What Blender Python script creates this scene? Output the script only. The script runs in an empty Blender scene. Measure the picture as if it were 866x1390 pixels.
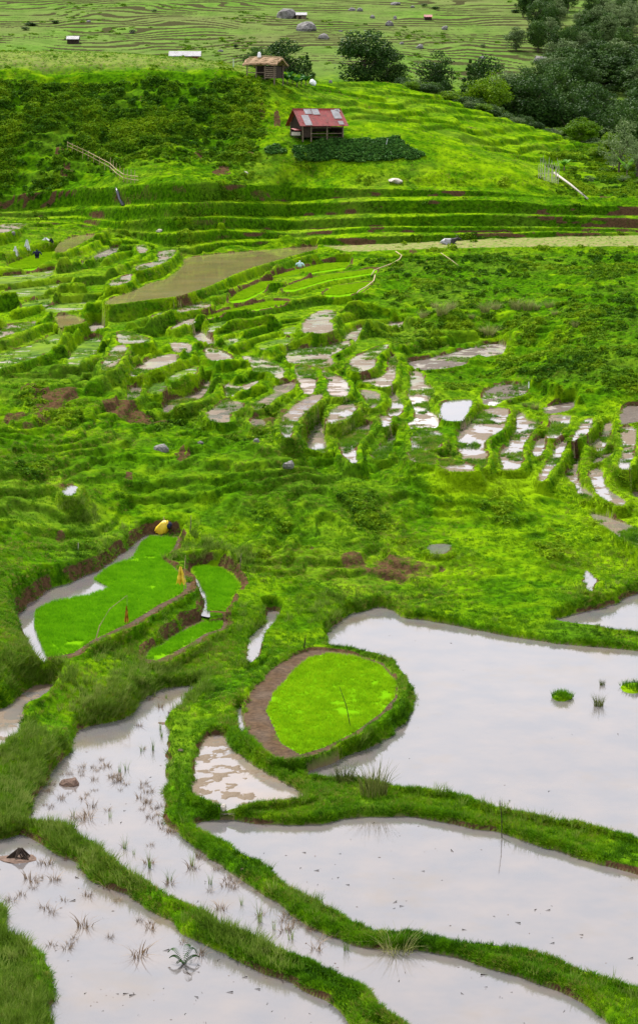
import bpy, math, random
import numpy as np
random.seed(7); rng = np.random.default_rng(11)
C = bpy.context.scene.collection
HC, F, PITCH = 24.6, 2800.0, math.radians(11.0)
cp, sp = math.cos(PITCH), math.sin(PITCH)

def ray(u, v):
    xi = (np.asarray(u, float)-433)/F; yi = (695-np.asarray(v, float))/F
    return xi, cp+yi*sp, -sp+yi*cp
def slope(v):                       # z change per metre of y along the line of sight
    yi = (695-np.asarray(v, float))/F
    return (-sp+yi*cp)/(cp+yi*sp)
def on_plane(u, v, z):
    x, y, d = ray(u, v); s = (z-HC)/d
    return x*s, y*s
def at_dist(u, v, D):
    x, y, d = ray(u, v); s = D/y
    return x*s, D+0*s, HC+d*s
def azi(u, v):
    x, y, d = ray(u, v); return x/y

# ------------------------------------------------------------ noise
_perm = np.random.default_rng(5).random(65536)
def _h(ix, iy, seed):
    k = (ix*73856093) ^ (iy*19349663) ^ (seed*83492791)
    return _perm[k & 65535]
def vnoise(x, y, seed=0):
    x0 = np.floor(x); y0 = np.floor(y); fx = x-x0; fy = y-y0
    ix = x0.astype(np.int64); iy = y0.astype(np.int64)
    fx = fx*fx*(3-2*fx); fy = fy*fy*(3-2*fy)
    a = _h(ix, iy, seed); b = _h(ix+1, iy, seed); c = _h(ix, iy+1, seed); d = _h(ix+1, iy+1, seed)
    return (a+(b-a)*fx)*(1-fy)+(c+(d-c)*fx)*fy
def fbm(x, y, seed=0, octv=3, gain=0.5):
    s = 0; a = 1; t = 0
    for i in range(octv):
        s = s+a*(vnoise(x, y, seed+i*17)*2-1); t += a; a *= gain; x = x*2.03+13.7; y = y*2.03+7.1
    return s/t
def sstep(e0, e1, x):
    t = np.clip((x-e0)/(e1-e0), 0, 1); return t*t*(3-2*t)

# ------------------------------------------------------------ paddies, outlines in metres come from these sight lines
# name: (cover, wet share, fixed level or None, outline)
P = {}
def poly(name, cover, wet, lvl, pts, **kw):
    d = dict(cover=cover, wet=wet, lvl=lvl, pts=pts, hb=None, w=None); d.update(kw); P[name] = d
# near
poly('lake','w',1,0.0,[(443,872),(455,845),(488,830),(526,825),(548,838),(598,846),(658,857),(713,868),(783,876),(866,884),(940,892),(1020,903),(1400,940),(1400,1270),(1020,1180),(940,1158),(866,1140),(808,1125),(743,1112),(683,1101),(633,1086),(588,1076),(538,1070),(480,1058),(440,1058),(415,1050),(433,1042),(483,1021),(528,1001),(548,981),(560,957),(561,935),(543,914),(508,897),(463,883)])
poly('n2','w',1,0.15,[(1400,730),(1020,778),(940,788),(866,803),(833,820),(753,841),(783,849),(866,859),(940,866),(1020,872),(1400,895)])
poly('n3','w',1,-0.12,[(264,1119),(300,1113),(350,1118),(400,1121),(433,1119),(483,1110),(533,1108),(583,1112),(658,1127),(733,1148),(808,1172),(866,1190),(940,1212),(1020,1233),(1400,1330),(1400,1560),(1020,1410),(940,1372),(870,1345),(800,1320),(733,1297),(673,1285),(608,1275),(563,1267),(518,1267),(478,1250),(433,1225),(390,1200),(350,1170),(310,1145),(275,1130)])
poly('n4','w',1,0.0,[(240,931),(268,932),(262,945),(245,960),(228,980),(230,1010),(226,1045),(225,1080),(221,1108),(245,1132),(280,1160),(320,1190),(360,1215),(395,1240),(433,1262),(463,1275),(518,1287),(578,1292),(680,1322),(760,1350),(830,1395),(850,1450),(620,1450),(560,1395),(480,1334),(410,1299),(370,1285),(320,1262),(265,1235),(225,1212),(185,1190),(150,1165),(115,1140),(85,1120),(42,1117),(45,1100),(55,1075),(75,1045),(100,1015),(108,990),(165,975),(200,945)])
poly('n5','w',1,-0.15,[(8,1138),(30,1135),(60,1145),(80,1160),(105,1173),(130,1197),(185,1222),(220,1243),(250,1265),(290,1285),(330,1308),(400,1338),(460,1372),(500,1420),(520,1460),(60,1460),(66,1400),(72,1340),(64,1299),(45,1281),(15,1266),(0,1226),(-60,1210),(-60,1155)])
poly('n6','m',.62,0.1,[(270,1025),(285,1000),(305,1000),(320,1020),(350,1045),(390,1065),(410,1080),(400,1088),(345,1092),(305,1100),(265,1080),(263,1050)])
poly('n7','s',0,0.5,[(333,962),(345,935),(375,905),(410,886),(445,884),(482,888),(520,902),(541,925),(538,947),(518,969),(482,995),(440,1016),(403,1028),(372,1026),(346,1003),(333,982)],hb=.16,w=.25)
poly('n8','m',.6,0.85,[(42,932),(75,930),(60,945),(35,960),(30,985),(10,1010),(-5,1018),(-60,1030),(-60,975),(0,963),(25,945)])
poly('n9','s',0,1.55,[(197,726),(244,726),(237,744),(220,759),(238,771),(253,783),(258,799),(246,809),(216,824),(202,834),(180,846),(127,871),(103,888),(66,897),(53,899),(44,885),(36,868),(28,852),(29,830),(50,813),(75,796),(111,783),(139,771),(166,752),(185,735)],hb=.15,w=.3)
poly('n10','s',0,1.05,[(260,769),(277,766),(302,770),(316,780),(327,794),(318,810),(310,824),(299,830),(277,831),(276,813),(266,794),(256,777)],hb=.13,w=.25)
poly('n11','s',0,.75,[(271,843),(291,839),(306,843),(305,852),(282,860),(263,874),(241,886),(213,899),(194,896),(197,885),(222,871),(246,855)],hb=.13,w=.25)
poly('n12','w',1,.4,[(363,830),(377,831),(370,845),(360,862),(352,885),(338,896),(334,885),(341,863),(355,848)],hb=.1)
poly('n13','w',1,.3,[(322,962),(328,960),(330,975),(334,995),(328,998),(322,980)],hb=.1)
poly('s1','w',1,None,[(583,740),(610,740),(603,746),(585,746)],hb=.05)
poly('s2','w',1,None,[(793,775),(805,782),(804,798),(796,796)],hb=.05)
poly('s3','w',1,None,[(87,665),(94,659),(104,661),(97,668)],hb=.05)
poly('mr','m',.6,None,[(800,697),(820,702),(848,711),(866,720),(930,742),(930,762),(866,736),(840,725),(815,708)])
# middle fan of muddy paddies
LV = dict(w1=8.24, u1=11.0, u2=10.6, u3=9.9, u4=8.9, u5=9.7, u6=9.4, u7=9.2)
mm = '''p1 m .6:388,480 400,475 444,470 470,463 474,466 455,477 446,482 452,492 436,497 415,492 395,490
p2 m .55:402,498 420,499 428,512 426,528 414,531 404,512
p3 m .5:436,501 448,508 470,517 472,532 455,536 444,528 446,515
p4 m .6:475,489 497,478 522,468 525,470 511,480 508,494 491,501 480,501
p5 m .35:530,486 536,486 537,503 533,516 519,523 505,519 491,517 516,512 526,503
p6 m .5:438,535 416,540 394,555 384,568 381,582 392,592 398,576 411,560 425,546
p7 m .6:444,569 450,557 475,546 484,547 480,557 461,569 450,572
p8 m .8:417,606 422,588 428,576 437,575 439,588 443,609 430,610
p9 m .6:461,604 466,593 491,579 502,577 500,582 489,593 482,607 484,624 475,622
p10 m .8:505,618 522,602 530,592 536,593 529,610 519,620
p11 m .6:491,530 511,533 516,541 505,551 497,539
p12 m .7:530,536 536,536 547,553 533,564 527,561 532,547
p13 m .7:516,566 525,566 531,569 520,576
p14 d .35:555,492 572,489 600,483 640,472 668,467 686,470 680,478 654,483 626,493 598,498 575,500 558,499
p14b m .6:558,505 572,508 577,522 588,530 581,541 580,555 596,569 591,577 566,580 555,575 563,569 563,555 554,539 557,522
p15 w 1:597,558 602,547 622,543 641,544 631,560 622,568 604,567
p16 m .5:558,599 566,585 594,586 599,599 591,606 561,608
p17 m .25:555,616 577,617 591,626 566,625
p18 m .4:597,629 608,625 640,632 638,636 611,636
p19 m .6:656,556 686,555 688,565 680,580 662,592 656,604 660,620 650,632 632,625 622,605 622,590 632,578 645,568
p20 m .65:701,564 710,562 714,570 733,577 722,584 714,596 709,610 706,630 692,635 679,633 681,613 692,600 699,586
p21 m .6:745,565 773,565 770,575 754,591 742,589 748,575
p22 m .7:731,597 741,595 737,608 730,616 722,613
p23 m .7:792,571 804,569 798,582 782,592 776,595 784,583
p24 m .7:770,599 762,613 756,624 745,638 737,649 731,646 737,635 748,622 756,602
p25 m .6:820,576 830,577 824,591 820,605 806,610 798,605 814,594
p26 m .6:781,624 785,627 784,646 792,663 809,677 789,671 776,655 769,649 777,633
p27 m .6:803,638 817,639 820,655 831,669 848,682 831,682 817,671 803,655
p28 d .1:845,555 866,551 910,548 910,572 866,570 842,573
p29 m .4:843,581 862,583 859,608 853,633 839,630 845,613 842,597
p30 d .1:806,624 826,616 831,619 817,627 806,631
p31 m .6:856,669 866,668 905,672 905,685 866,680
p32 d .2:654,541 662,530 681,522 715,526 709,533 681,541 665,552
p33 d .15:737,555 753,550 776,546 776,552 745,561
l1 m .65:280,560 297,550 305,544 327,547 329,553 311,557 311,569 291,569
l2 m .6:222,555 233,544 264,536 278,522 284,517 282,530 264,541 239,550 226,557
l3 m .5:307,522 325,525 350,517 339,525 322,533 308,535
l4 m .65:344,550 355,542 372,533 375,524 400,519 394,526 377,536 361,548 347,553
l5 m .7:339,571 351,568 359,573 355,579
l6 m .6:261,458 272,451 291,466 283,470
l7 m .6:279,473 294,474 314,484 311,488 283,485
l8 m .7:330,484 350,487 377,496 386,505 377,511 366,502 347,502 341,494
l11 m .5:408,447 425,426 448,421 455,427 446,434 452,445 433,450
l12 m .5:469,456 489,445 519,441 560,436 519,447 491,453 480,464 472,465
l13 g .25:283,444 300,438 325,435 318,441 294,449
l14 g .3:305,463 319,459 326,462 316,468
l15 g .15:352,470 372,463 396,459 380,467 362,473
l16 g .2:384,449 398,444 402,447 392,452
w2 m .5:208,430 225,423 280,411 279,415 239,423 211,433
w3 m .5:233,446 247,437 266,432 250,441
k1 m .5:0,450 17,441 50,438 30,446 8,453 -30,462 -30,455
k2 b 1:75,431 90,428 105,430 113,435 91,440 83,440
k3 m .8:118,449 125,442 141,442 141,451 122,453
k4 m .75:161,452 177,453 202,460 194,463 163,463
k5 m .6:151,474 163,469 172,471 166,480 158,491 150,499 140,499 141,491 151,482
k6 m .4:177,508 188,499 211,485 239,481 236,489 210,497 192,506
k7 m .8:172,536 180,527 191,527 188,533 177,540
k8 g .12:0,481 42,469 74,455 83,457 80,466 66,476 42,484 0,497 -40,505 -40,490
k9 g .12:92,488 116,463 133,460 138,468 122,482 100,497
k10 m .35:230,466 255,467 261,471 256,476 239,476
k11 g .25:228,514 241,505 266,499 262,506 240,515
k12 g .2:60,420 85,413 120,411 110,417 80,422
k13 g .15:200,528 216,519 226,522 212,532
u1 m .35:0,306 17,299 42,295 66,293 35,303 28,308 0,315 -50,324 -50,316
u3 b 1:78,336 86,327 100,322 113,319 128,318 113,327 97,335 87,340 77,341
u4 d .2:111,359 125,350 144,340 163,337 150,344 127,352
u6 m .5:186,335 194,333 200,338 192,342
u7 m .6:216,343 238,340 227,351 219,356 190,365 187,361 214,354
u8 m .5:150,384 166,376 177,373 177,379 155,386
v1 g .1:0,376 40,372 74,367 60,376 20,382 -40,386 -40,380
v2 g .1:10,395 50,390 96,384 80,393 40,400 0,404
v3 g .1:30,413 60,406 70,409 40,418
w1 b 1:253,351 291,345 344,341 405,336 432,335 405,343 377,351 339,362 311,373 283,386 242,399 200,405 160,410 144,410 160,402 177,397 205,384 225,379 242,367 250,358'''
for ln in mm.split('\n'):
    a, b = ln.split(':'); n, c, w = a.split(); pts = [tuple(map(float, q.split(','))) for q in b.split()]
    poly(n, c, float(w), LV.get(n), pts)
LV.update(sa=8.8)
ss = '''sa:11,361 29,354 53,345 84,342 82,349 65,356 48,364 24,366
sb1:311,409 325,398 355,384 372,383 366,388 352,397 333,406
sb2:280,431 311,422 366,410 391,411 377,415 333,422 286,431
sb3:384,393 402,385 436,375 505,366 503,371 444,380 400,393
sb4:366,378 405,367 439,359 473,357 470,363 428,369 398,375
sb5:440,400 455,389 500,384 498,388 486,396 461,401'''
for ln in ss.split('\n'):
    n, b = ln.split(':'); poly(n, 's', 0, LV.get(n), [tuple(map(float, q.split(','))) for q in b.split()], hb=.1, w=.3)

# upper terrace walls: u, top, foot of five walls (A highest .. E lowest) as seen along the sight lines
WALLS = [
 [(-250,264,290),(-80,262,288),(30,260,286),(100,256,279),(160,255,279),(230,247,275),(300,248,272),(390,254,273),(500,256,267),(650,259,266),(710,264,267),(740,268,270),(950,270,272),(1100,270,272)],
 [(-250,291,293),(-80,290,292),(30,289,296),(100,286,292),(160,282,300),(230,277,296),(300,275,292),(390,277,294),(500,272,289),(650,271,288),(710,274,289),(740,279,291),(866,280,293),(1100,280,293)],
 [(-250,296,297),(-80,296,298),(30,297.5,299),(100,295,299),(160,301,313),(230,297,315),(300,295,309),(390,299,313),(500,295,307),(650,291,307),(740,294,308),(866,296,310),(1100,296,310)],
 [(-250,300,301),(-80,300,302),(30,301,304),(100,302,308),(160,315,318),(230,319,336),(300,313,325),(390,317,323),(500,308,315),(650,308,316),(740,309,314),(866,311,315),(1100,311,315)],
 [(-250,304,305),(-80,305,306),(30,307,309),(100,312,314),(160,320,321),(230,338,340),(253,338,350),(300,330,345),(390,326,335),(500,321,332),(650,317,325),(740,315,322),(866,316,319),(1100,316,319)]]
DE = [(-250,258),(-80,258),(100,256),(160,248),(230,239),(253,237.5),(300,246),(390,256),(440,254),(500,252),(1100,252)]
RF = [(430,343),(480,341),(583,337.5),(713,334.5),(866,334),(1100,333)]       # front lip of the long drained strip

CT = [ # u, v, kind(z or d), value
 (-150,1390,'z',-.3),(433,1420,'z',-.3),(1010,1420,'z',-.3),(-60,1100,'z',.8),(20,1060,'z',.7),(60,990,'z',1.2),(130,930,'z',1.3),(-80,930,'z',2.2),
 (433,1095,'z',.25),(200,915,'z',.9),(300,930,'z',.9),(300,960,'z',.8),(250,920,'z',.8),(-80,850,'z',3.2),(10,850,'z',3.0),(-80,760,'z',4.4),(40,770,'z',3.6),(120,745,'z',3.0),(200,700,'z',2.9),
 (300,745,'z',2.2),(355,800,'z',1.2),(400,850,'z',.8),(433,820,'z',.8),(520,805,'z',.7),(433,750,'z',1.7),(650,820,'z',.7),(650,760,'z',1.2),(780,830,'z',.6),(866,760,'z',.9),(960,770,'z',.7),
 (-120,640,'z',5.8),(0,640,'z',5.2),(200,640,'z',4.2),(433,650,'z',2.9),(600,700,'z',1.9),(650,650,'z',2.4),(730,680,'z',2.0),(1000,700,'z',1.0),(1000,640,'z',1.8),
 (-120,560,'z',6.4),(0,560,'z',6.2),(200,575,'z',5.0),(0,520,'z',6.7),(120,520,'z',6.3),
 (1000,560,'z',3.6),(1000,500,'z',5.2),(866,520,'z',4.6),(780,520,'z',4.6),(780,480,'z',5.6),(866,460,'z',6.4),(640,455,'z',6.2),(720,430,'z',6.8),(600,420,'z',6.6),(560,400,'z',6.9),(1000,430,'z',7.0),(866,400,'z',7.6),(700,380,'z',7.6),(540,370,'z',7.6),(866,360,'d',228),(650,355,'d',232),(540,352,'d',236),(1000,360,'d',228),
 (-120,430,'z',7.7),(-120,343,'d',230),(-150,320,'d',242),
 # scrubby slope and plateau, left
 (-200,240,'d',275),(0,240,'d',275),(150,238,'d',267),(300,238,'d',267),(-200,180,'d',282),(0,180,'d',282),(150,180,'d',281),(300,185,'d',280),(-200,120,'d',293),(0,120,'d',293),(150,118,'d',293),(300,115,'d',293),
 (-200,97,'d',299),(0,96,'d',299),(150,94,'d',299),(300,93,'d',299),(-200,86,'d',345),(0,86,'d',345),(150,84,'d',342),(300,84,'d',330),
 (360,108,'d',296),(360,150,'d',286),(400,125,'d',298),
 # shelf with the red hut, ridge and knoll
 (430,196,'d',276),(380,210,'d',272),(500,200,'d',276),(540,215,'d',273),(430,165,'d',286),(480,150,'d',291),(400,165,'d',286),
 (430,242,'d',267),(560,240,'d',268),(640,245,'d',268),(700,255,'d',267),(760,275,'d',266),(620,205,'d',277),(560,180,'d',282),(700,235,'d',271),
 (470,118,'d',322),(540,113,'d',338),(590,126,'d',336),(650,150,'d',334),(720,172,'d',330),(790,197,'d',325),(820,208,'d',322),(560,150,'d',305),(620,170,'d',300),(640,192,'d',292),(700,200,'d',302),(740,215,'d',300),(780,225,'d',296),
 (830,250,'d',278),(866,240,'d',285),(866,270,'d',268),(950,235,'d',290),(1050,230,'d',290),(860,215,'d',305),(800,250,'d',277),
 (420,106,'d',335),(350,97,'d',320)]
CW = [ # world x-azimuth u, D, z: land behind the ridge and the far side of the valley
 (-300,370,26),(0,370,26),(200,372,25),(350,372,27),(470,385,29),(590,385,26),(680,385,20),(780,385,13),(900,385,12),(1100,385,14),
 (-300,420,24),(0,420,24),(300,420,25),(500,430,29),(700,430,22),(866,430,18),(1100,430,24),
 (-300,480,36),(0,480,36),(300,480,36),(500,490,37),(650,490,34),(800,490,33),(1000,490,36),
 (-300,560,47.5),(100,560,48),(433,560,47.5),(700,560,46),(866,560,45),(-300,640,59),(100,640,59),(433,640,58.5),(700,640,57.5),(900,640,58),
 (-300,740,68),(100,740,68),(433,740,68),(700,740,67),(900,740,68),(-300,860,77),(433,860,77),(1000,860,78),(-300,1000,88),(433,1000,88),(1000,1000,90),(-300,1250,106),(433,1250,105),(1000,1250,106),
 (-100,40,-.4),(433,40,-.4),(966,40,-.4),(-100,50,-.3),(966,50,-.3)]
ctrl = []
for u, v, k, val in CT:
    if k == 'z':
        x, y = on_plane(u, v, val); ctrl.append((float(x), float(y), val))
    else:
        x, y, z = at_dist(u, v, val); ctrl.append((float(x), float(y), float(z)))
for u, D, z in CW: ctrl.append(((u-433)/F/cp*D, D, z))
def interp(tab, col, u):
    return np.interp(u, [q[0] for q in tab], [q[col] for q in tab])
for u in range(-250, 1101, 75):    # tie the slope below the walls to their foot
    if u > 450:
        v = float(interp(RF, 1, u)); x, y, z = at_dist(u, v, 245.5); ctrl.append((float(x), float(y), float(z)))
    elif u > 240:
        v = float(interp(WALLS[4], 2, u)); D = float(interp(DE, 1, u)); x, y, z = at_dist(u, v, D-.8); ctrl.append((float(x), float(y), min(float(z), 8.4)))
        x, y, z = at_dist(u, v, D-5); ctrl.append((float(x), float(y), 8.3))
    elif u < 240:
        v = float(interp(WALLS[4], 2, u)); D = float(interp(DE, 1, u)); x, y, z = at_dist(u, v, D-.5); ctrl.append((float(x), float(y), float(z)))
    v = float(interp(WALLS[0], 1, u)); D = float(interp(DE, 1, u))+14.5; x, y, z = at_dist(u, v-1, D); ctrl.append((float(x), float(y), float(z)))

class RBF:
    def __init__(s, pts, c=3.0, sm=0.02):
        s.p = np.array(pts); n = len(pts); s.c = c
        X = s.p[:, :2]; A = np.zeros((n+3, n+3)); r = s.k(X, X)
        A[:n, :n] = -r + np.eye(n)*sm; A[:n, n] = 1; A[:n, n+1:] = X/100; A[n, :n] = 1; A[n+1:, :n] = X.T/100
        s.w = np.linalg.solve(A, np.r_[s.p[:, 2], 0, 0, 0])
    def k(s, a, b):
        return np.sqrt((a[:, None, 0]-b[None, :, 0])**2+(a[:, None, 1]-b[None, :, 1])**2+s.c**2)
    def __call__(s, x, y):
        sh = np.shape(x); x = np.ravel(x).astype(float); y = np.ravel(y).astype(float); out = np.empty(len(x)); n = len(s.p)
        for i in range(0, len(x), 40000):
            q = np.stack([x[i:i+40000], y[i:i+40000]], 1)
            out[i:i+40000] = -s.k(q, s.p[:, :2])@s.w[:n] + s.w[n] + q@s.w[n+1:]/100
        return out.reshape(sh)
B0 = RBF(ctrl)
def hit(fn, u, v, d0=45, d1=1200, n=900):
    D = np.linspace(d0, d1, n); x, y, z = at_dist(u, v, D); g = z-fn(x, y)
    i = np.argmax(g < 0)
    if g[i] >= 0: return None
    if i == 0: return D[0]
    return D[i-1]+(D[i]-D[i-1])*g[i-1]/(g[i-1]-g[i])

# ------------------------------------------------------------ level of every paddy
names = list(P)
for n in names:
    d = P[n]; pts = np.array(d['pts'], float)
    a = 0.5*np.sum(pts[:, 0]*np.roll(pts[:, 1], -1)-np.roll(pts[:, 0], -1)*pts[:, 1])
    if a < 0: pts = pts[::-1]
    # smooth resample (Catmull-Rom)
    m = len(pts); out = []
    for i in range(m):
        p0, p1, p2, p3 = pts[i-1], pts[i], pts[(i+1) % m], pts[(i+2) % m]
        k = 3
        for j in range(k):
            t = j/k
            out.append(.5*(2*p1+(p2-p0)*t+(2*p0-5*p1+4*p2-p3)*t*t+(3*p1-p0-3*p2+p3)*t**3)*1.0)
    q = np.array(out); d['q'] = q
    e = np.roll(q, -1, 0)-np.roll(q, 1, 0); nv = -e[:, 0]/np.maximum(np.hypot(e[:, 0], e[:, 1]), 1e-6)   # image-down part of outward normal
    d['occ'] = np.clip(nv*1.5, 0, 1)
    c = q.mean(0); d['c'] = c
    D = hit(B0, c[0], c[1]); d['D0'] = D; d['L0'] = float(at_dist(c[0], c[1], D)[2]) if D else 3
    far = D if D else 150
    if d['hb'] is None: d['hb'] = .3 if far < 105 else .12
    if d['w'] is None: d['w'] = .35
    d['ho'] = .12 if far < 105 else .22
K = 2.6
idx = {n: i for i, n in enumerate(names)}
def spans(q, u):
    x0, y0 = q[:, 0], q[:, 1]; x1, y1 = np.roll(x0, -1), np.roll(y0, -1)
    m = ((x0 <= u) & (x1 > u)) | ((x1 <= u) & (x0 > u))
    vs = np.sort(y0[m]+(u-x0[m])/(x1[m]-x0[m])*(y1[m]-y0[m])); return [(vs[i], vs[i+1]) for i in range(0, len(vs)-1, 2)]
rows, rhs = [], []
pairs = []
for u in np.arange(-30, 910, 3.0):
    L = []
    for n in names:
        for a, b in spans(P[n]['q'], u): L.append((a, b, n))
    L.sort()
    for (a0, b0, n0), (a1, b1, n1) in zip(L, L[1:]):
        gap = a1-b0
        if n0 != n1 and gap < 34: pairs.append((n0, n1, b0, a1, gap))
for n0, n1, b0, a1, gap in pairs:
    t1, t2 = -slope(b0), -slope(a1); ho = P[n0]['ho']
    w = 0.9; wt = 1.0*t1
    r = np.zeros(len(names)); r[idx[n0]] = -1/t1-1/K; r[idx[n1]] = 1/t2+1/K
    rows.append(r*wt); rhs.append((w-(HC-ho)/t1+HC/t2)*wt)
cnt = np.zeros(len(names))
for n0, n1, *_ in pairs: cnt[idx[n0]] += 1; cnt[idx[n1]] += 1
for n in names:
    d = P[n]; r = np.zeros(len(names)); fix = d['lvl'] is not None
    wt = 1000 if fix else .35*math.sqrt(cnt[idx[n]]+1); r[idx[n]] = wt; rows.append(r); rhs.append(wt*(d['lvl'] if fix else d['L0']))
Ls = np.linalg.lstsq(np.array(rows), np.array(rhs), rcond=None)[0]
for it in range(400):                # no overhangs: push pairs apart where there is too little ground for the bank
    for n0, n1, b0, a1, gap in pairs:
        i, j = idx[n0], idx[n1]; t1, t2 = -slope(b0), -slope(a1)
        g = (HC-Ls[i]-P[n0]['ho'])/t1-(HC-Ls[j])/t2; need = .45+max(0, Ls[i]-Ls[j])/3.2
        if g < need:
            e = (need-g)*.03*t1
            if P[n0]['lvl'] is None: Ls[i] -= e
            if P[n1]['lvl'] is None: Ls[j] += e
for n in names: P[n]['L'] = float(Ls[idx[n]])
for n in names:
    d = P[n]; q = d['q']; x, y = on_plane(q[:, 0], q[:, 1], d['L']+d['ho']*d['occ']); 
    if n[0] == 'u' or n == 'sa':
        k_ = np.minimum(1, (interp(DE, 1, q[:, 0])-2)/y); x = x*k_; y = y*k_
    d['xy'] = np.stack([x, y], 1)
extra = []
for n in names:
    d = P[n]; c = d['xy'].mean(0); extra.append((c[0], c[1], d['L']+.08))
    if len(d['pts']) > 20:
        for k in range(0, len(d['xy']), 9): extra.append((d['xy'][k, 0], d['xy'][k, 1], d['L']+.15))
cols = {}
for u in np.arange(-30, 910, 11.0):
    L = []
    for n in names:
        for a, b in spans(P[n]['q'], u): L.append((a, b, n))
    L.sort()
    for k, (a, b, n) in enumerate(L):
        d = P[n]
        if d['L'] < 1.9 or n in ('n9', 's3') or b > 720: continue
        nxt = L[k+1][0] if k+1 < len(L) else 1400; prv = L[k-1][1] if k else 0
        if nxt-b > 26: x, y = on_plane(u, b+9, d['L']-.12); extra.append((float(x), float(y), d['L']-.12))
        if nxt-b > 60: x, y = on_plane(u, b+24, d['L']-.45); extra.append((float(x), float(y), d['L']-.45))
        if a-prv > 26 and a > 420: x, y = on_plane(u, a-8, d['L']+.45); extra.append((float(x), float(y), d['L']+.45))
def thin(pts, r):
    out = []
    for p in pts:
        if all((p[0]-q[0])**2+(p[1]-q[1])**2 > r*r for q in out): out.append(p)
    return out
B = RBF(ctrl+thin(extra, 1.6), c=2.0, sm=.6)

BS = RBF(ctrl+thin(extra, 5), c=9.0, sm=14.0)
# ------------------------------------------------------------ the land as one height grid
segs = [(40, 52, .25), (52, 104, .085), (104, 160, .125), (160, 236, .2), (236, 268, .12), (268, 345, .3), (345, 480, 1.2), (480, 800, .8), (800, 1300, 8)]
Dr = np.concatenate([np.arange(a, b, s) for a, b, s in segs]+[[1300.0]])
Tc = np.concatenate([np.linspace(-.52, -.21, 75)[:-1], np.linspace(-.21, .21, 510), np.linspace(.21, .52, 75)[1:]]); NT = len(Tc)
DD, TT = np.meshgrid(Dr, Tc, indexing='ij'); X = DD*TT; Y = DD
U = 433+F*TT*cp      # approximate picture column, good enough for the wall tables
Z = B(X, Y); B0Z = Z.copy()
# upper walls
u_ = 433+F*Tc*(cp+0.14*sp)
prof_D = []; prof_Z = []
de = interp(DE, 1, u_)
off = 0
D_list = []; Z_list = []
wob = fbm(u_/37.0, u_*0+3, 3, 3)
isR = sstep(436, 470, u_)
vf = interp(RF, 1, np.maximum(u_, 430)); zf = HC+245.5*slope(vf)
D_list.append(de-6.5*isR-.6*(1-isR)); zb = B(Tc*D_list[0], D_list[0]); Z_list.append(np.where(isR > 0, zf*isR+zb*(1-isR), zb))
TRE = []
for k, w in enumerate(WALLS[::-1]):
    vt = interp(w, 1, u_)+wob*1.2; vb = interp(w, 2, u_)+fbm(u_/23.0, u_*0+k, 9, 2)*.8; vb = np.maximum(vb, vt+.2)
    d = de+off+fbm(u_/60.0, u_*0+k*5, 21, 2)*.7
    if k == 0: d = de
    h = (vb-vt)/F*d
    D_list += [d, d+.25+h*.22]; Z_list += [HC+d*slope(vb), HC+(d+.25+h*.22)*slope(vt)]
    TRE.append((d.copy(), D_list[-1].copy(), h.copy())); off += 3.0
d = de+14.8; D_list.append(d); Z_list.append(B(Tc*d, d))
D_list = np.array(D_list); Z_list = np.array(Z_list)
wallface = np.zeros_like(Z); tread = np.zeros_like(Z)
r0, r1 = np.searchsorted(Dr, 225), np.searchsorted(Dr, 275)
for j in range(NT):
    dr = Dr[r0:r1]; m = (dr >= D_list[0, j]) & (dr <= D_list[-1, j])
    Z[r0:r1, j][m] = np.interp(dr[m], D_list[:, j], Z_list[:, j])
    for k, (a, b, h) in enumerate(TRE):
        mm_ = (dr >= a[j]-.15) & (dr <= b[j]+.05); wallface[r0:r1, j][mm_] = min(1, h[j]/.6)
        nxt = TRE[k+1][0][j] if k < 4 else D_list[-1, j]
        mm_ = (dr > b[j]+.05) & (dr < nxt-.1); tread[r0:r1, j][mm_] = (1 if k < 4 else .3)*(1-.9*float(sstep(700, 740, u_[j])))
inwall = ((DD >= D_list[0][None, :]-1) & (DD <= D_list[-1][None, :]+1)).astype(float)
striparea = ((DD >= D_list[0][None, :]-.2) & (DD <= (de-.05)[None, :]) & (u_[None, :] > 440)).astype(float)

# zones (0..1)
zone_far = sstep(440, 480, Y)
zone_knoll = sstep(268, 274, Y)*(1-sstep(345, 360, Y))*sstep(400, 440, U)
zone_scrub = sstep(268, 272, Y)*(1-sstep(299, 303, Y))*(1-sstep(330, 370, U))
zone_plateau = sstep(299, 303, Y)*(1-sstep(350, 365, Y))*(1-sstep(330, 370, U))
zone_rs = sstep(148, 156, Y)*(1-sstep(236, 243, Y))*sstep(500+0*U, 560+0*U, U+(Y-175)*.9)
def terrace(z, step, wob, amt, sharp=.22):
    q = (z+wob)/step; f = q-np.floor(q); g = np.where(f < 1-sharp, f*.12/(1-sharp), .12+.88*(f-1+sharp)/sharp)
    return z+amt*((np.floor(q)+g)*step-wob-z), (f > 1-sharp)*1.0
n1 = fbm(X/9, Y/9, 1, 3); n2 = fbm(X/2.6, Y/4, 2, 3); n3 = fbm(X/.75, Y/1.1, 4, 2)
riser = np.zeros_like(Z)
zt, rs = terrace(Z, 1.25, n1*1.0+X*.012, 1.0, .14); a = zone_knoll*sstep(283, 290, Y)*(.75+.25*sstep(-.2, .2, n1)); Z += (zt-Z)*a*.8; riser = np.maximum(riser, rs*a)
zt, rs = terrace(Z, 1.5, n1*1.4, 1.0, .35); Z += (zt-Z)*zone_scrub*.75; riser = np.maximum(riser, rs*zone_scrub*.8)
zt, rs = terrace(Z, .55, n1*1.0+n2*.5, 1.0, .3); Z += (zt-Z)*zone_rs*.75; riser = np.maximum(riser, rs*zone_rs*.4)
hills = (1-inwall)*(1-zone_far)*(1-zone_plateau)
zone_ls = (1-.6*sstep(500, 640, U))*sstep(100, 106, Y)*(1-sstep(150, 165, Y))
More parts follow.
